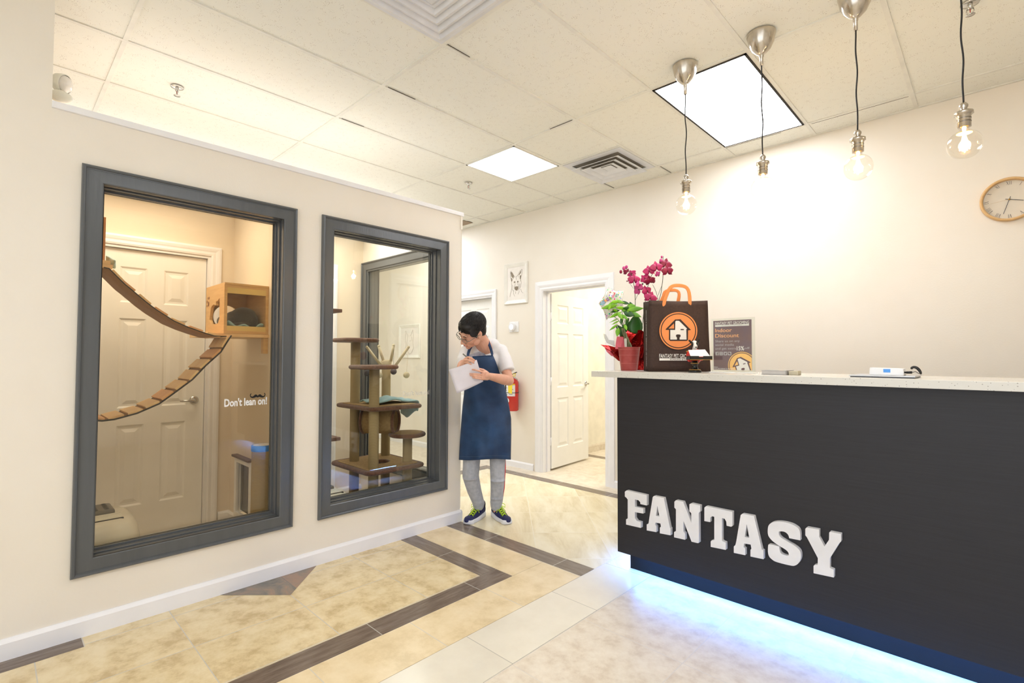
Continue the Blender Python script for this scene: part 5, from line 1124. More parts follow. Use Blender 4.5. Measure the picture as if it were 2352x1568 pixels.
# cat flap in the dividing wall and scratching barrel
cf = thing('cat_flap', 'white framed cat flap low in the dividing wall', 'cat flap', (-3.96, 1.31, .09))
mb = MB(); mb.prism([(-4.13, 1.309, .075), (-3.79, 1.309, .075), (-3.79, 1.309, .52), (-4.13, 1.309, .52)], (0, -.02, 0), 0, [[(-4.09, 1.309, .115), (-3.83, 1.309, .115), (-3.83, 1.309, .48), (-4.09, 1.309, .48)]]); mb.build('frame', M_white2, cf, bevel=.003)
MB().box((-4.118, 1.311, .102), (-4.10, 1.369, .498)).box((-3.82, 1.311, .102), (-3.802, 1.369, .498)).build('tunnel', M_white2, cf)
MB().box((-4.095, 1.325, .12), (-3.825, 1.332, .475)).build('flap', mat('dark_hole_sheet', (74, 62, 46), .2), cf)  # dark sheet put in for the shade of the open hole
MB().box((-4.135, 1.27, .52), (-3.785, 1.309, .535)).build('ledge', mat('brown_ledge', (112, 92, 78), .7), cf)
sb = U(601, 1020, 0, -3.36); sc_ = Vector((-3.36, U(603, 1020, 0, -3.36).y, 0)); zt_ = U(601, 1021, 0, -3.36).z
sp_ = thing('scratching_barrel', 'sisal scratching barrel with a blue rim beside the cat flap', 'scratching post', (sc_.x, sc_.y, 0)); rb = .062
MB().lathe([(rb+.02, 0), (rb+.02, .02), (rb, .024), (rb, zt_-.035)], sc_, seg=32).build('post', M_sisal, sp_)
MB().lathe([(rb+.002, zt_-.036), (rb+.003, zt_-.034), (rb+.003, zt_-.002), (rb, zt_), (0, zt_)], sc_, seg=32).build('rim', mat('blue_rim', (70, 140, 225), .4), sp_)
MB().lathe([(rb-.008, zt_+.0005), (0, zt_+.001)], sc_, seg=32).build('cushion', M_white2, sp_)
# brown wall shelves
for z, l in ((1.584, 'upper brown wall shelf at the left edge of the cat tree window'), (.705, 'lower brown wall shelf at the left edge of the cat tree window')):
    r = thing('wall_shelf', l, 'shelf', (-3.28, 1.50, z), 'brown shelves on the dividing wall')
    MB().box((-3.40, 1.37, z-.012), (-3.24, U(777, 715, 0, -3.3).y, z+.012)).build('board', M_plush, r, bevel=.004); MB().box((-3.33, 1.37, z-.09), (-3.31, 1.45, z-.012)).build('bracket', M_white2, r)
# cat tree
ctr_ = thing('cat_tree', 'tall cat tree with rope wrapped posts and brown plush platforms', 'cat tree', (-3.46, 2.12, 0))
PF, PL, PB, PR = Vector((-3.27, 1.95, 0)), Vector((-3.62, 1.99, 0)), Vector((-3.65, 2.287, 0)), Vector((-3.32, 2.277, 0))
zat = lambda px, py, P: U(px, py, 0, P.x).z
hb_ = .452; zm = 1.27-(1.27-.89)*.965; rp = .0365
def rrect(x0, x1, y0, y1, r=.05, n=6):
    out = []
    for cx_, cy_, a0 in ((x1-r, y1-r, 0), (x0+r, y1-r, 90), (x0+r, y0+r, 180), (x1-r, y0+r, 270)):
        for k in range(n+1): a = math.radians(a0+90*k/n); out.append((cx_+r*math.cos(a), cy_+r*math.sin(a)))
    return out
def platform(poly, z, name='platform', hole=None, th_=.03, carpet=True):
    mb = MB(); mb.prism([(x, y, z-th_) for x, y in poly], (0, 0, th_-.002), 0, [[(x, y, z-th_) for x, y in hole]] if hole else []); ob = mb.build(name, M_plush, ctr_, bevel=.004)
    mb = MB(); mb.tube([Vector((x, y, z-th_/2)) for x, y in poly], th_/2+.001, 8, closed=True)
    if hole: mb.tube([Vector((x, y, z-th_/2+.002)) for x, y in hole], th_/2, 8, closed=True)
    mb.build('edge_roll', M_plush, ob)
    if carpet:
        c = Vector((sum(x for x, y in poly)/len(poly), sum(y for x, y in poly)/len(poly), 0)); mb = MB()
        q = [c+(Vector((x, y, 0))-c)*.90 for x, y in poly]; mb.prism([(p.x, p.y, z-.001) for p in q], (0, 0, .003), 0, [[(x, y, z-.001) for x, y in [(c_[0], c_[1]) for c_ in hole]]] if hole else []); mb.build('carpet', M_tan, ob)
    return ob
zt1 = zat(815, 777, PL); zt2 = zat(859, 838, PF); zt3 = zat(888, 826, PB); zt4 = zat(937, 992, PR)
for P, z0_, z1_ in ((PL, 0, zt1-.03), (PF, 0, zt2-.03), (PB, 0, zt3), (PR, 0, zt4-.03)):
    mb = MB(); mb.tube([P+Vector((0, 0, z0_+.001)), P+Vector((0, 0, z1_))], rp, 24); mb.build('post', M_sisal, ctr_)
circ_ = lambda c, r, n=28: [(c[0]+r*math.cos(2*PI*k/n), c[1]+r*math.sin(2*PI*k/n)) for k in range(n)]
platform(rrect(-3.76, -3.19, 1.87, 2.345), hb_, hole=circ_((-3.47, 2.12), .085))
platform(rrect(-3.74, -3.21, 1.90, 2.33, .04), zm)
platform(rrect(-3.78, -3.14-.03, 1.86, 2.36, .05), .03, 'base')
platform(rrect(PL.x-.135, PL.x+.135, PL.y-.135, PL.y+.135, .06), zt1, carpet=False); platform(rrect(PF.x-.135, PF.x+.115, PF.y-.14, PF.y+.14, .06), zt2, carpet=False)
platform(circ_((PR.x-.0, PR.y-.004), .128), zt4)
# tunnel under the middle platform
a_ = Vector((.77, .63, 0)).normalized(); tcn = Vector((-3.48, 2.13, zm-.03-.108)); mb = MB(); mb.lathe([(.097, -.125), (.097, .125), (.090, .125), (.090, -.125), (.097, -.125)], tcn, a_, 36); mb.build('tunnel', M_tan, ctr_)
for s_ in (-1, 1):
    mb = MB(); side = a_.cross(zz); mb.tube([tcn+a_*.125*s_+(side*math.cos(2*PI*k/28)+zz*math.sin(2*PI*k/28))*.094 for k in range(28)], .012, 8, closed=True); mb.build('tunnel_rim', M_plush, ctr_)
# toy sticks at the top of the rear post
DB = PB.dot(FH); M_rope = mat('pale_rope', (226, 212, 178), .8, bump=.3, bscale=150)
mb = MB(); mb.lathe([(rp, zt3-.06), (rp+.012, zt3-.01), (rp, zt3)], Vector((PB.x, PB.y, 0)), seg=20); mb.build('cup', M_rope, ctr_)
for (p, q, ball, dark) in (((875, 839), (843, 797), (843, 856), 1), ((884, 839), (870, 795), (871, 861), 0), ((898, 828), (904, 793), (904, 853), 1), ((906, 843), (938, 797), (933.5, 861), 0)):
    a1, b1 = PD(p[0], p[1], DB-.02), PD(q[0], q[1], DB-.05); s_ = MB().tube([a1, b1], .0115, 10).ell(b1, .012).build('stick', M_rope, ctr_)
    c1 = PD(ball[0], ball[1], DB-.05); MB().tube([b1, c1], .0012, 5).build('string', M_cord if dark else M_rope, s_); MB().ell(c1, .026).build('ball', mat('grey_pompom', (92, 90, 96), .9) if dark and 'grey_pompom' not in MATS else (MATS['grey_pompom'] if dark else M_rope), s_)
# fleece on the middle platform, one end hanging over its edge
g = []
for i in range(27):
    s_ = i/26*.50; row = []
    for j in range(15):
        v = j/14; x = -3.575+.245*v+.012*math.sin(s_*22)
        if s_ < .365: y = 2.0+s_; z = zm+.011+.020*abs(math.sin(v*7+s_*9))*(1-.4*v)+.034*math.exp(-((s_-.17)**2)*160-((v-.62)**2)*6)
        else:
            q = s_-.365; y = 2.365+.022*math.sin(min(1, q/.05)*PI/2)+.006*math.sin(v*9); z = zm+.011-max(0, q-.012)*(.95+.25*math.sin(v*5))+.006*math.sin(v*9)
        row.append(Vector((x, y, z)))
    g.append(row)
mb = MB(); mb.sheet(g); tag(mb.build('fleece_blanket', M_fleece, solid=.012, sub=1), 'pale blue fleece draped over the middle platform of the cat tree', 'blanket')
# small pale ball on the floor behind the posts
c = U(893, 1112, 0, -3.47); tag(MB().ell((c.x, c.y-.02, .106), .075).build('toy_ball', M_white2), 'pale ball on the base of the cat tree between its posts', 'ball')
# ------------------------------------------------------------------ the person, posed as in the photo: leaning to look round the wall, writing on a pad
M_skin = mat('skin', (224, 172, 146), .5, var=(216, 160, 134), scale=18, bump=.05, bscale=200)
M_skin.node_tree.nodes['Principled BSDF'].inputs['Subsurface Weight'].default_value = .12
M_skin.node_tree.nodes['Principled BSDF'].inputs['Subsurface Radius'].default_value = (.012, .005, .003)
M_hair = streak_mat('black_hair', (7, 6, 6), (26, 20, 18), 26, (1, 1, .35), .5, .9)
M_tee = mat('white_cotton', (232, 230, 230), .85, var=(226, 224, 226), scale=6, bump=.5, bscale=9)
M_denim = mat('navy_apron_cloth', (38, 72, 114), .7, var=(25, 51, 86), scale=5, stretch=(1, 1, 1.6), bump=.45, bscale=11)  # darker noise mottling puts fold shading into the cloth colour
M_sweat = mat('grey_marl', (186, 188, 194), .9, var=(170, 173, 180), scale=40, bump=.5, bscale=13)
M_lips = mat('lip', (180, 96, 84), .5); M_brow = mat('brow_hair', (34, 26, 22), .8)
M_navy = mat('navy_mesh', (34, 40, 92), .7, var=(26, 32, 76), scale=80, bump=.3, bscale=260); M_sole = mat('white_sole', (234, 234, 238), .5); M_lime = mat('lime_lace', (200, 236, 40), .6); M_darkknit = mat('dark_knit', (24, 26, 46), .8)
FT_ = U(1120, 1195, 2, 0); pr_ = thing('person', 'person in a navy apron and white T-shirt leaning at the wall corner, writing on paper', 'person', (FT_.x, FT_.y, 0))
pv = lambda q: PD(q[0], q[1], q[2])
def cap(mb, p, q, r1, r2=None, n=14):
    r2 = r1 if r2 is None else r2; p, q = Vector(p), Vector(q)
    mb.tube([p, q], [r1, r2], n); mb.ell(p, r1, seg=n, rings=8); mb.ell(q, r2, seg=n, rings=8)
def chain(mb, pts, rs, n=12):
    for i in range(len(pts)-1): cap(mb, pts[i], pts[i+1], rs[i], rs[i+1], n)
CF = Matrix((rx, FH, zz)).transposed()             # level frame turned to the camera: across, away, up
def cell(mb, q, r, ang=0):
    mb.ell(pv(q) if len(q) == 3 and q[2] < 10 and q[0] > 100 else q, r, (CF @ Matrix.Rotation(math.radians(ang), 3, 'Y')), seg=24, rings=14)
# head frame
def camdir(x, y, z): return (rx*x+zz*y-FH*z).normalized()
E1 = camdir(.64, -.40, .64); E3 = camdir(-.72, -.52, .40); E3 = (E3-E1*E3.dot(E1)).normalized(); E2 = E3.cross(E1)
if E2.z < 0: E2 = -E2
HM = Matrix((E1, E2, E3)).transposed(); H0 = PD(1086, 760, 3.60)
h = lambda a, b, c: H0+E1*a+E2*b+E3*c
def hell(mb, c, r, seg=24, rings=16): mb.ell(h(*c), r, HM, seg, rings)
body = MB()
hell(body, (0, .040, -.012), (.073, .088, .090)); hell(body, (0, -.018, .034), (.062, .082, .058)); hell(body, (0, -.074, .044), (.046, .034, .044)); hell(body, (0, -.100, .070), (.021, .017, .020))
for s_ in (-1, 1):
    hell(body, (.034*s_, -.034, .062), (.025, .028, .024)); hell(body, (.050*s_, -.060, .022), (.014, .03, .03))
    hell(body, (.0105*s_, -.043, .103), (.0085, .008, .010)); hell(body, (.073*s_, -.006, -.004), (.0065, .028, .017)); hell(body, (.077*s_, .002, -.014), (.0055, .024, .012)); hell(body, (.075*s_, -.026, .0), (.005, .010, .010))
    hell(body, (.030*s_, -.002, .076), (.016, .011, .012))
cap(body, h(0, .008, .090), h(0, -.038, .109), .0085, .0115); hell(body, (0, -.041, .112), (.010, .009, .010)); cap(body, h(-.034, .016, .082), h(.034, .016, .082), .011)
hell(body, (0, -.067, .090), (.023, .0055, .009)); hell(body, (0, -.076, .088), (.018, .006, .009))
nb = pv((1115, 800, 3.755))
chain(body, [h(0, -.045, -.015), h(.0, -.085, -.035), nb], [.056, .052, .060], 20)
cell(body, (1113, 824, 3.80), (.135, .075, .085)); cell(body, (1116, 880, 3.86), (.11, .07, .13)); cell(body, (1116, 950, 3.92), (.12, .08, .10))
ShR, ElR, WrR = pv((1152, 811, 3.79)), pv((1169, 874, 3.68)), pv((1125, 864, 3.50))
cap(body, pv((1113, 816, 3.79)), ShR, .042, .034); chain(body, [ShR, ElR], [.034, .037], 20)
chain(body, [ElR, ElR.lerp(WrR, .3), ElR.lerp(WrR, .8), WrR], [.036, .038, .028, .025], 20)
ShL, ElL, WrL = pv((1072, 806, 3.72)), pv((1058, 852, 3.60)), pv((1064, 841, 3.46))
cap(body, pv((1113, 812, 3.79)), ShL, .055, .043); chain(body, [ShL, ElL], [.040, .034], 18); chain(body, [ElL, WrL], [.032, .024], 18)
# legs inside the trousers
HpL, KnL, AnL = pv((1096, 965, 3.95)), pv((1081, 1090, 3.90)), pv((1099, 1162, 3.98)); HpR, KnR, AnR = pv((1136, 965, 3.95)), pv((1143.5, 1091, 3.90)), pv((1141, 1163, 3.98))
for A, B_, C_ in ((HpL, KnL, AnL), (HpR, KnR, AnR)): chain(body, [A, B_, B_.lerp(C_, .4), C_, C_-zz*.03], [.055, .036, .034, .028, .028], 16)
# the hand holding the pad: back of hand to the camera, four fingers over the paper, thumb behind it
DP_ = 3.41
pal = [pv((1124, 864, 3.47)), pv((1116, 861.5, 3.43)), pv((1110, 860, 3.415))]
cap(body, pal[0], pal[1], .024, .022); cell(body, (1114, 861, 3.43), (.026, .016, .027), 0)
cap(body, pv((1112, 857, 3.415)), pv((1108, 868, 3.41)), .015, .013); cap(body, pv((1119, 858, 3.44)), pv((1112, 856, 3.415)), .016, .013); cap(body, pv((1119, 868, 3.45)), pv((1109, 869, 3.41)), .016, .012)
FG = [([(1110.5, 855.0), (1101, 851.8), (1092, 849.3), (1085.2, 848.3)], .0067), ([(1110, 860.8), (1100, 859.4), (1088, 858.6), (1079.4, 858.0)], .0065), ([(1109, 866.0), (1100, 864.6), (1089.5, 863.3), (1080.5, 862.0)], .0062), ([(1107, 870.3), (1100, 869.4), (1092, 868.2), (1086, 866.9)], .0057)]
for k, (P, r_) in enumerate(FG):
    D4 = [3.412, 3.385, 3.378, 3.390]; pts = [pv((x, y, d)) for (x, y), d in zip(P, D4)]
    chain(body, pts, [r_*1.12, r_*1.06, r_*.98, r_*.84], 12)
chain(body, [pv((1117, 855, 3.44)), pv((1109, 850, 3.45)), pv((1101, 848, 3.435)), pv((1095, 848, 3.425))], [.013, .0115, .0105, .009], 12)
# the writing hand, a loose fist round a pen
cell(body, (1069, 829.5, 3.45), (.017, .026, .026)); cap(body, WrL, pv((1069, 831, 3.45)), .024, .022)
for P, r_ in (([(1070, 822.5, 3.43), (1076, 820.0, 3.40), (1084, 823.5, 3.39), (1090, 827.5, 3.40)], .0074), ([(1068, 827.5, 3.425), (1076, 826.8, 3.39), (1084, 830, 3.39), (1088, 833, 3.40)], .0076), ([(1068, 832.5, 3.43), (1075, 833, 3.395), (1082, 836.5, 3.40)], .0072), ([(1069, 837, 3.435), (1075, 838.5, 3.405), (1080, 841.5, 3.41)], .0068), ([(1072, 824, 3.46), (1080, 822, 3.445), (1087, 826, 3.425)], .0085)):
    chain(body, [pv(q) for q in P], [r_*1.1]+[r_]*(len(P)-2)+[r_*.85], 12)
bo = body.build('body', M_skin, pr_, remesh=.0028, smooth_it=2, recalc=False)
# face details
for s_ in (-1, 1):
    mb = MB(); mb.tube([h(.016*s_, .019, .0965), h(.032*s_, .024, .0945), h(.047*s_, .017, .0865)], [.0024, .0030, .0016], 8); mb.build('eyebrow', M_brow, pr_)
    mb = MB(); mb.tube([h(.019*s_, -.004, .0885), h(.031*s_, -.008, .0885), h(.043*s_, -.005, .081)], [.0012, .002, .0012], 8); mb.build('eyelid', M_brow, pr_)
mb = MB(); mb.tube([h(-.021, -.0712, .093), h(0, -.0705, .0995), h(.021, -.0712, .093)], [.0022, .0042, .0022], 8); mb.build('lips', M_lips, pr_)
# hair
mb = MB(); random.seed(3)
hell(mb, (0, .052, -.018), (.080, .087, .098)); hell(mb, (0, .006, -.052), (.070, .070, .052)); hell(mb, (0, .080, .034), (.067, .038, .055)); hell(mb, (0, .066, .058), (.058, .024, .028)); hell(mb, (0, -.045, -.066), (.046, .034, .026))
for s_ in (-1, 1): hell(mb, (.066*s_, .040, .014), (.0125, .046, .052)); hell(mb, (.0685*s_, .006, .022), (.007, .026, .010)); hell(mb, (.062*s_, .0, -.045), (.014, .040, .030))
for k in range(30):
    a = -.058+.116*k/29; p = h(a, .066+.004*math.sin(k*2.1), .076-abs(a)*.35); q = h(a*1.06+random.uniform(-.004, .004), .043+random.uniform(-.007, .005), .089-abs(a)*.55); mb.tube([p, q], [.009, .003], 6)
hr_ = mb.build('hair', M_hair, pr_, remesh=.0032, smooth_it=7, recalc=False)
# single locks lying over the cap of hair, radiating from the crown
st = MB(); crown = Vector((.0, .80, -.55)).normalized()
a1 = crown.cross(Vector((1, 0, 0))).normalized(); a2 = crown.cross(a1).normalized()
for k in range(1000):
    th_ = random.uniform(0, 2*PI); r0 = random.uniform(.05, 2.0); ln = random.uniform(.25, .45); pts = []
    ok = True
    for i in range(5):
        ang = r0+ln*i/4; tw = th_+.12*math.sin(i*.8+k); d = crown*math.cos(ang)+(a1*math.cos(tw)+a2*math.sin(tw))*math.sin(ang)
        lift = 1.005+.012*math.sin(k)+(.02*i/4 if r0 < .5 else .004*i/4); fz_ = max(0, min(1, (d.z-.2)/.5)); q = Vector((d.x*.081*lift*(1+.03*fz_), .050+d.y*.089*lift, -.014+d.z*(.104+.006*fz_)*lift)); pts.append(h(*q))
        if q.y < .034 and q.z > .035: ok = False
        if q.y < -.02: ok = False
        if abs(q.x) > .05 and q.y < .02 and q.z > -.03: ok = False
    if ok: st.tube(pts, [.0008, .0017, .0019, .0015, .0004], 5)
st.build('hair_strands', M_hair, hr_)
# spectacles
gl_ = MB()
M_rim = mat('grey_metal_rim', (120, 124, 116), .3, .8); y_g, z_g = -.004, .113
for s_ in (-1, 1):
    pts = [h(s_*(.037+.027*math.cos(t)), y_g+.018*math.sin(t), z_g-.010*abs(s_*(.037+.026*math.cos(t)))/.06) for t in [2*PI*k/20 for k in range(20)]]
    gl_.tube(pts, .0016, 6, closed=True)
    gl_.tube([h(.063*s_, y_g+.006, z_g-.011), h(.078*s_, y_g+.006, .085), h(.082*s_, .004, .0), h(.079*s_, -.012, -.02)], [.0028, .0022, .002, .0016], 6)
gl_.tube([h(-.011, y_g+.006, z_g-.001), h(0, y_g+.009, z_g+.002), h(.011, y_g+.006, z_g-.001)], .0018, 6)
gl_.tube([h(-.010, y_g+.013, z_g-.003), h(-.037, y_g+.018, z_g-.005), h(-.062, y_g+.013, z_g-.011)], .0022, 6); gl_.tube([h(.010, y_g+.013, z_g-.003), h(.037, y_g+.018, z_g-.005), h(.062, y_g+.013, z_g-.011)], .0022, 6)
go = gl_.build('glasses', M_rim, pr_)
for s_ in (-1, 1):
    mb = MB(); mb.add([h(s_*.037, y_g, z_g-.006)]+[h(s_*(.037+.025*math.cos(t)), y_g+.016*math.sin(t), z_g-.010*abs(.037+s_*0+.025*math.cos(t))/.06) for t in [2*PI*k/20 for k in range(20)]], [(0, 1+k, 1+(k+1) % 20) for k in range(20)]); mb.build('lens', glass_mat('spectacle_lens', (.97, .97, .96), 1.3) if 'spectacle_lens' not in MATS else MATS['spectacle_lens'], go)
# T-shirt
mb = MB()
cell(mb, (1113, 830, 3.80), (.152, .100, .105)); cell(mb, (1115, 868, 3.84), (.148, .100, .14)); cell(mb, (1116, 915, 3.88), (.145, .105, .13)); cell(mb, (1116, 950, 3.91), (.145, .11, .11))
cap(mb, pv((1079, 808, 3.745)), pv((1151, 806, 3.80)), .056, .054, 20); cap(mb, pv((1100, 799, 3.765)), pv((1132, 793, 3.78)), .050, .055, 20)
mb.tube([pv((1150, 806, 3.79)), pv((1157.5, 822, 3.765)), pv((1162.5, 838, 3.735)), pv((1166, 852, 3.715))], [.050, .053, .055, .054], 24); mb.ell(pv((1150, 806, 3.79)), .050)
cap(mb, pv((1073, 808, 3.73)), pv((1064, 828, 3.67)), .056, .050, 20); cap(mb, pv((1064, 828, 3.67)), pv((1063, 836, 3.65)), .046, .042, 18)
tee = mb.build('t_shirt', M_tee, pr_, remesh=.007, smooth_it=5, recalc=False)
# neckline
mb = MB(); nk = [(1089, 790.5, 3.70), (1097, 794.5, 3.685), (1107, 796, 3.68), (1118, 793, 3.69), (1127, 786, 3.72), (1131, 779, 3.75)]
mb.tube([pv(q) for q in nk], .0055, 8); nk_ = mb.build('collar', M_tee, tee, sub=1)
# grey print on the chest, laid over the shirt
mb = MB(); g = [[PD(1074+5*i, 808+3.0*j-.35*i, 3.60) for i in range(11)] for j in range(5)]; mb.sheet(g)
def print_mat():
    m = mat('grey_shirt_print', (196, 194, 202), .85, var=(120, 118, 132), scale=14, stretch=(1, 1, 2.2)); return m
po = mb.build('shirt_print', print_mat(), tee, recalc=False)
sw = po.modifiers.new('wrap', 'SHRINKWRAP'); sw.target = tee; sw.wrap_method = 'PROJECT'; sw.use_project_x = False; sw.use_project_y = False; sw.use_project_z = True; sw.use_negative_direction = True; sw.use_positive_direction = True; sw.offset = .003
sw.wrap_method = 'NEAREST_SURFACEPOINT'; sw.wrap_mode = 'ABOVE_SURFACE'
# apron
rows = [(817.5, 1072.5, 1132, 3.655, .045, 1.5), (828, 1071.5, 1137, 3.65, .05, 1), (842, 1070.5, 1142.5, 3.655, .06, .5), (861, 1069.5, 1149, 3.67, .075, 0), (873, 1068.5, 1153.5, 3.69, .09, 0), (886, 1067.5, 1158.5, 3.70, .13, 0), (905, 1066, 1163.5, 3.72, .16, 0), (930, 1063, 1168.5, 3.74, .17, 0), (960, 1060.5, 1173.5, 3.755, .16, 0), (990, 1058.5, 1174, 3.765, .15, 0), (1020, 1056.5, 1173.5, 3.77, .14, .2), (1045, 1055, 1173, 3.765, .13, .4), (1055, 1054.5, 1173, 3.765, .13, .5)]
mb = MB(); g = []; n = 34
import bisect
ys = [r[0] for r in rows]
for j in range(60):
    y = ys[0]+(ys[-1]-ys[0])*j/59; k = min(max(bisect.bisect_right(ys, y)-1, 0), len(rows)-2); t = (y-ys[k])/(ys[k+1]-ys[k]); R0, R1 = rows[k], rows[k+1]; L_ = [R0[q]+(R1[q]-R0[q])*t for q in range(6)]; row = []
    for i in range(n+1):
        u = i/n; e = (2*u-1); d = L_[3]+L_[4]*abs(e)**2.4; v = j/59
        f = .0
        if v > .22:
            s_v = (v-.22)/.78
            f = .016*math.sin(u*11+v*6)*s_v+.022*math.sin((u-.5)*8-v*13)*math.exp(-((v-.42)**2)*14)+.008*math.sin(u*23-v*4)*s_v**2
        else: f = .004*math.sin(u*9+v*30)
        row.append(PD(L_[1]+(L_[2]-L_[1])*u, y-L_[5]*4*(u-.6)*.55+(1.2*math.sin(u*7)*(v > .95)), d+f))
    g.append(row)
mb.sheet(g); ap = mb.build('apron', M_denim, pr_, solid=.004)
M_thread = mat('pale_thread', (96, 112, 128), .8)
for idx, nm in ((-3, 'hem_stitching'),): mb = MB(); mb.tube([p-FH*.0035 for p in g[idx]], .0006, 4); mb.build(nm, M_thread, ap)
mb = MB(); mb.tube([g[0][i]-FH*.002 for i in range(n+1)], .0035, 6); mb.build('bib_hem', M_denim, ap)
sR = [(1131, 817, 3.645), (1129.5, 808, 3.66), (1126.5, 798, 3.672), (1122, 786, 3.69), (1117.5, 775, 3.715), (1113, 768, 3.745), (1108, 765.5, 3.79), (1102, 768, 3.81)]
def strap(pts, w, nm):
    P = [pv(q) for q in pts]; wv = [(P[min(i+1, len(P)-1)]-P[max(i-1, 0)]).normalized().cross(FH) for i in range(len(P))]
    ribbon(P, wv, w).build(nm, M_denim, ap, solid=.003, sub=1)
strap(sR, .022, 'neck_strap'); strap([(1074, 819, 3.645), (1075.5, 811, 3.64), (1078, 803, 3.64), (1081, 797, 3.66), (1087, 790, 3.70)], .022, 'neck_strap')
mb = MB(); q0 = [pv((1098.5+1.0*i, 850-.2*i*(i-3.5)*.35, 3.645)) for i in range(9)]; mb.tube(q0, .004, 6, flat=.4); mb.build('orange_logo', M_orange, ap)
mb = MB()
for q in ((1127, 822), (1130, 822), (1133, 822.5), (1129, 824.5)): mb.ell(PD(q[0], q[1], 3.63), .0022, seg=8, rings=6)
mb.build('bartack', M_thread, ap)
# sweatpants
mb = MB()
chain(mb, [pv((1096, 962, 3.95)), pv((1084, 1045, 3.91)), pv((1081, 1092, 3.90)), pv((1089, 1125, 3.94)), pv((1097, 1148, 3.97)), pv((1099.5, 1160, 3.98))], [.085, .068, .064, .056, .048, .044], 20)
chain(mb, [pv((1136, 962, 3.95)), pv((1143, 1045, 3.91)), pv((1143.5, 1092, 3.90)), pv((1142.5, 1125, 3.94)), pv((1140.5, 1150, 3.97)), pv((1139.5, 1161, 3.98))], [.085, .064, .059, .054, .049, .044], 20)
for c, w_ in (((1098.5, 1151, 3.97), .052), ((1100.5, 1156, 3.975), .045), ((1140, 1152, 3.97), .051), ((1139, 1158, 3.975), .045), ((1080, 1098, 3.88), .060), ((1143, 1103, 3.88), .057), ((1141, 1143, 3.95), .052)): cell(mb, c, (w_, w_, .014))
cell(mb, (1116, 955, 3.94), (.14, .10, .11))
tr = mb.build('trousers', M_sweat, pr_, remesh=.007, smooth_it=3, recalc=False)
mb = MB(); S_ = [(1160.5, 1050, 3.90), (1161, 1075, 3.885), (1159.8, 1092, 3.88), (1158.5, 1120, 3.91), (1154, 1146, 3.95)]; mb.tube([pv(q) for q in S_], .0032, 8); mb.build('red_stripe', mat('red_piping', (214, 50, 52), .7), tr)
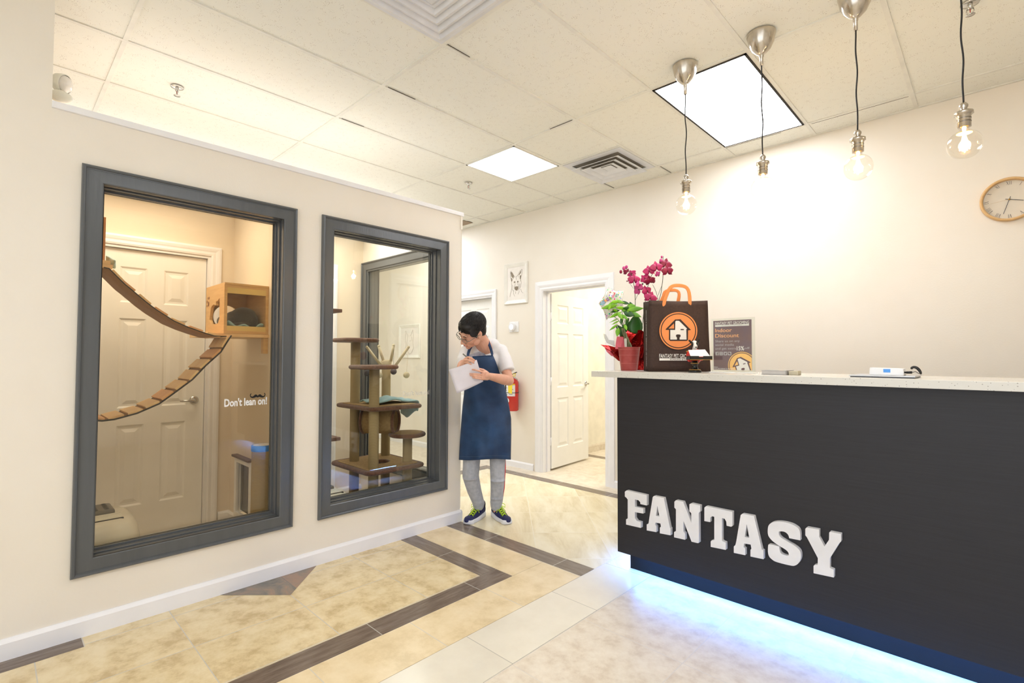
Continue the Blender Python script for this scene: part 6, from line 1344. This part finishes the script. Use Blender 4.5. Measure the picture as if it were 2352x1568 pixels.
# shoes: sole, upper, laces
def shoe(heel, toe, width):
    hl, te = Vector(heel), Vector(toe); d = (te-hl).normalized(); L = .272; w_ = Vector((d.y, -d.x, 0)); P = lambda t, a, z: hl+d*(t*L)+w_*a+zz*z
    hw = lambda t: width*(.74+.26*math.sin(PI*min(1, max(0, (t-.05)*1.15))**1.0)) if t < .8 else width*.93*math.sqrt(max(0, 1-((t-.8)/.2)**2))+.001
    hw2 = lambda t: hw(t) if t > .12 else hw(.12)*math.sqrt(max(.02, 1-((.12-t)/.12)**2))
    sole = MB(); n = 22; rings = []
    for z, e in ((0, .94), (.004, 1.0), (.016, 1.03), (.026, .99), (.030, .93)):
        ring = []
        for i in range(n+1): t = i/n; ring.append(P(t, hw2(t)*e, z+(.010 if z > .01 else 0)*(1-min(1, t*1.6))+.006*(t > .9)*(t-.9)*10))
        for i in range(n, -1, -1): t = i/n; ring.append(P(t, -hw2(t)*e, z+(.010 if z > .01 else 0)*(1-min(1, t*1.6))+.006*(t > .9)*(t-.9)*10))
        rings.append(ring)
    m = len(rings[0]); vs = [p for r_ in rings for p in r_]; fs = [(i*m+k, i*m+(k+1) % m, (i+1)*m+(k+1) % m, (i+1)*m+k) for i in range(4) for k in range(m)]+[tuple(range(m))[::-1], tuple(range(4*m, 5*m))]
    sole.add(vs, fs, 0, True)
    up_ = MB(); hgt = lambda t: .10-.012*t if t < .30 else (.097-.055*((t-.30)/.45)**.85 if t < .75 else .042+.012*math.sqrt(max(0, 1-((t-.75)/.25)**2))-.012*(1-math.sqrt(max(0, 1-((t-.75)/.25)**2)))*0)
    for i in range(34):
        t = .02+.94*i/33; w2 = hw2(t)*.93; w2 *= 1 if t < .75 else 1-.22*((t-.75)/.25); H = hgt(t) if t < .90 else .026+(hgt(.90)-.026)*math.sqrt(max(.0, 1-((t-.90)/.08)**2))
        up_.ell(P(t, 0, (H+.014)/2), (max(.006, w2), .016, max(.010, (H-.014)/2)), Matrix((w_, d, zz)).transposed(), 16, 10)
    rt_ = up_.build('shoe', M_navy, pr_, remesh=.0045, smooth_it=4, recalc=False)
    sole.build('sole', M_sole, rt_)
    ck_ = MB(); ck_.lathe([(.040, 0), (.043, .02), (.041, .034), (.036, .034)], P(.17, 0, .080), (zz+d*.25).normalized(), 24, sx=1, sy=1); ck_.build('ankle_collar', M_darkknit, rt_)
    lc = MB()
    for k in range(5):
        t = .36+.075*k; z = hgt(t)+.008; a = .024-.001*k; t2 = t+.05; z2 = hgt(t2)+.008
        lc.tube([P(t, -a, z-.008), P((t+t2)/2, 0, (z+z2)/2+.003), P(t2, a, z2-.008)], .0027, 6); lc.tube([P(t, a, z-.008), P((t+t2)/2, 0, (z+z2)/2+.006), P(t2, -a, z2-.008)], .0027, 6)
    z = hgt(.36)+.012
    for s_ in (-1, 1):
        lc.tube([P(.37, 0, z+.004), P(.34, .025*s_, z+.018), P(.37, .050*s_, z+.004), P(.42, .045*s_, z-.014), P(.40, .015*s_, z+.002), P(.37, 0, z+.004)], .0026, 6); lc.tube([P(.37, 0, z+.004), P(.45, .020*s_, z-.008), P(.50, .040*s_, z-.040)], .0024, 6)
    lc.build('laces', M_lime, rt_)
shoe(U(1110, 1182, 2, 0), U(1072, 1204, 2, 0), .047); shoe(U(1134, 1182, 2, 0), U(1169, 1205, 2, 0), .047)
# paper pad and pen
Dp = 3.40; pc_ = [(1030.7, 849, Dp-.05), (1094.8, 826, Dp+.005), (1110, 875.8, Dp+.02), (1049.5, 903, Dp-.06)]
g = []
for i in range(9):
    u = i/8; row = []
    for j in range(9):
        v = j/8; a_ = [pc_[0][k]*(1-u)+pc_[1][k]*u for k in range(3)]; b_ = [pc_[3][k]*(1-u)+pc_[2][k]*u for k in range(3)]; q = [a_[k]*(1-v)+b_[k]*v for k in range(3)]
        row.append(PD(q[0], q[1]+1.2*math.sin(PI*u), q[2]+.004*math.sin(PI*u)))
    g.append(row)
mb = MB(); mb.sheet(g); mb.sheet([[p+FH*.0035+zz*.0006 for p in r_] for r_ in g])
b_n = len(g); edge = [g[0][j] for j in range(9)]+[g[i][8] for i in range(1, 9)]+[g[8][j] for j in range(7, -1, -1)]+[g[i][0] for i in range(7, 0, -1)]
mb.add(edge+[p+FH*.0035+zz*.0006 for p in edge], [(k, (k+1) % 32, 32+(k+1) % 32, 32+k) for k in range(32)])
tag(mb.build('paper_pad', mat('white_paper', (226, 220, 226), .6)), 'blank white sheets of paper held up by the person in the apron', 'paper')
mb = MB(); p0, p1 = pv((1063.5, 812.5, 3.44)), pv((1088, 834, 3.40)); mb.tube([p0, p0.lerp(p1, .85), p1], [.0042, .0042, .001], 10); tag(mb.build('pen', mat('grey_pen', (96, 98, 92), .35, .5)), 'grey pen in the hand of the person in the apron', 'pen')
bpy.context.view_layer.update()
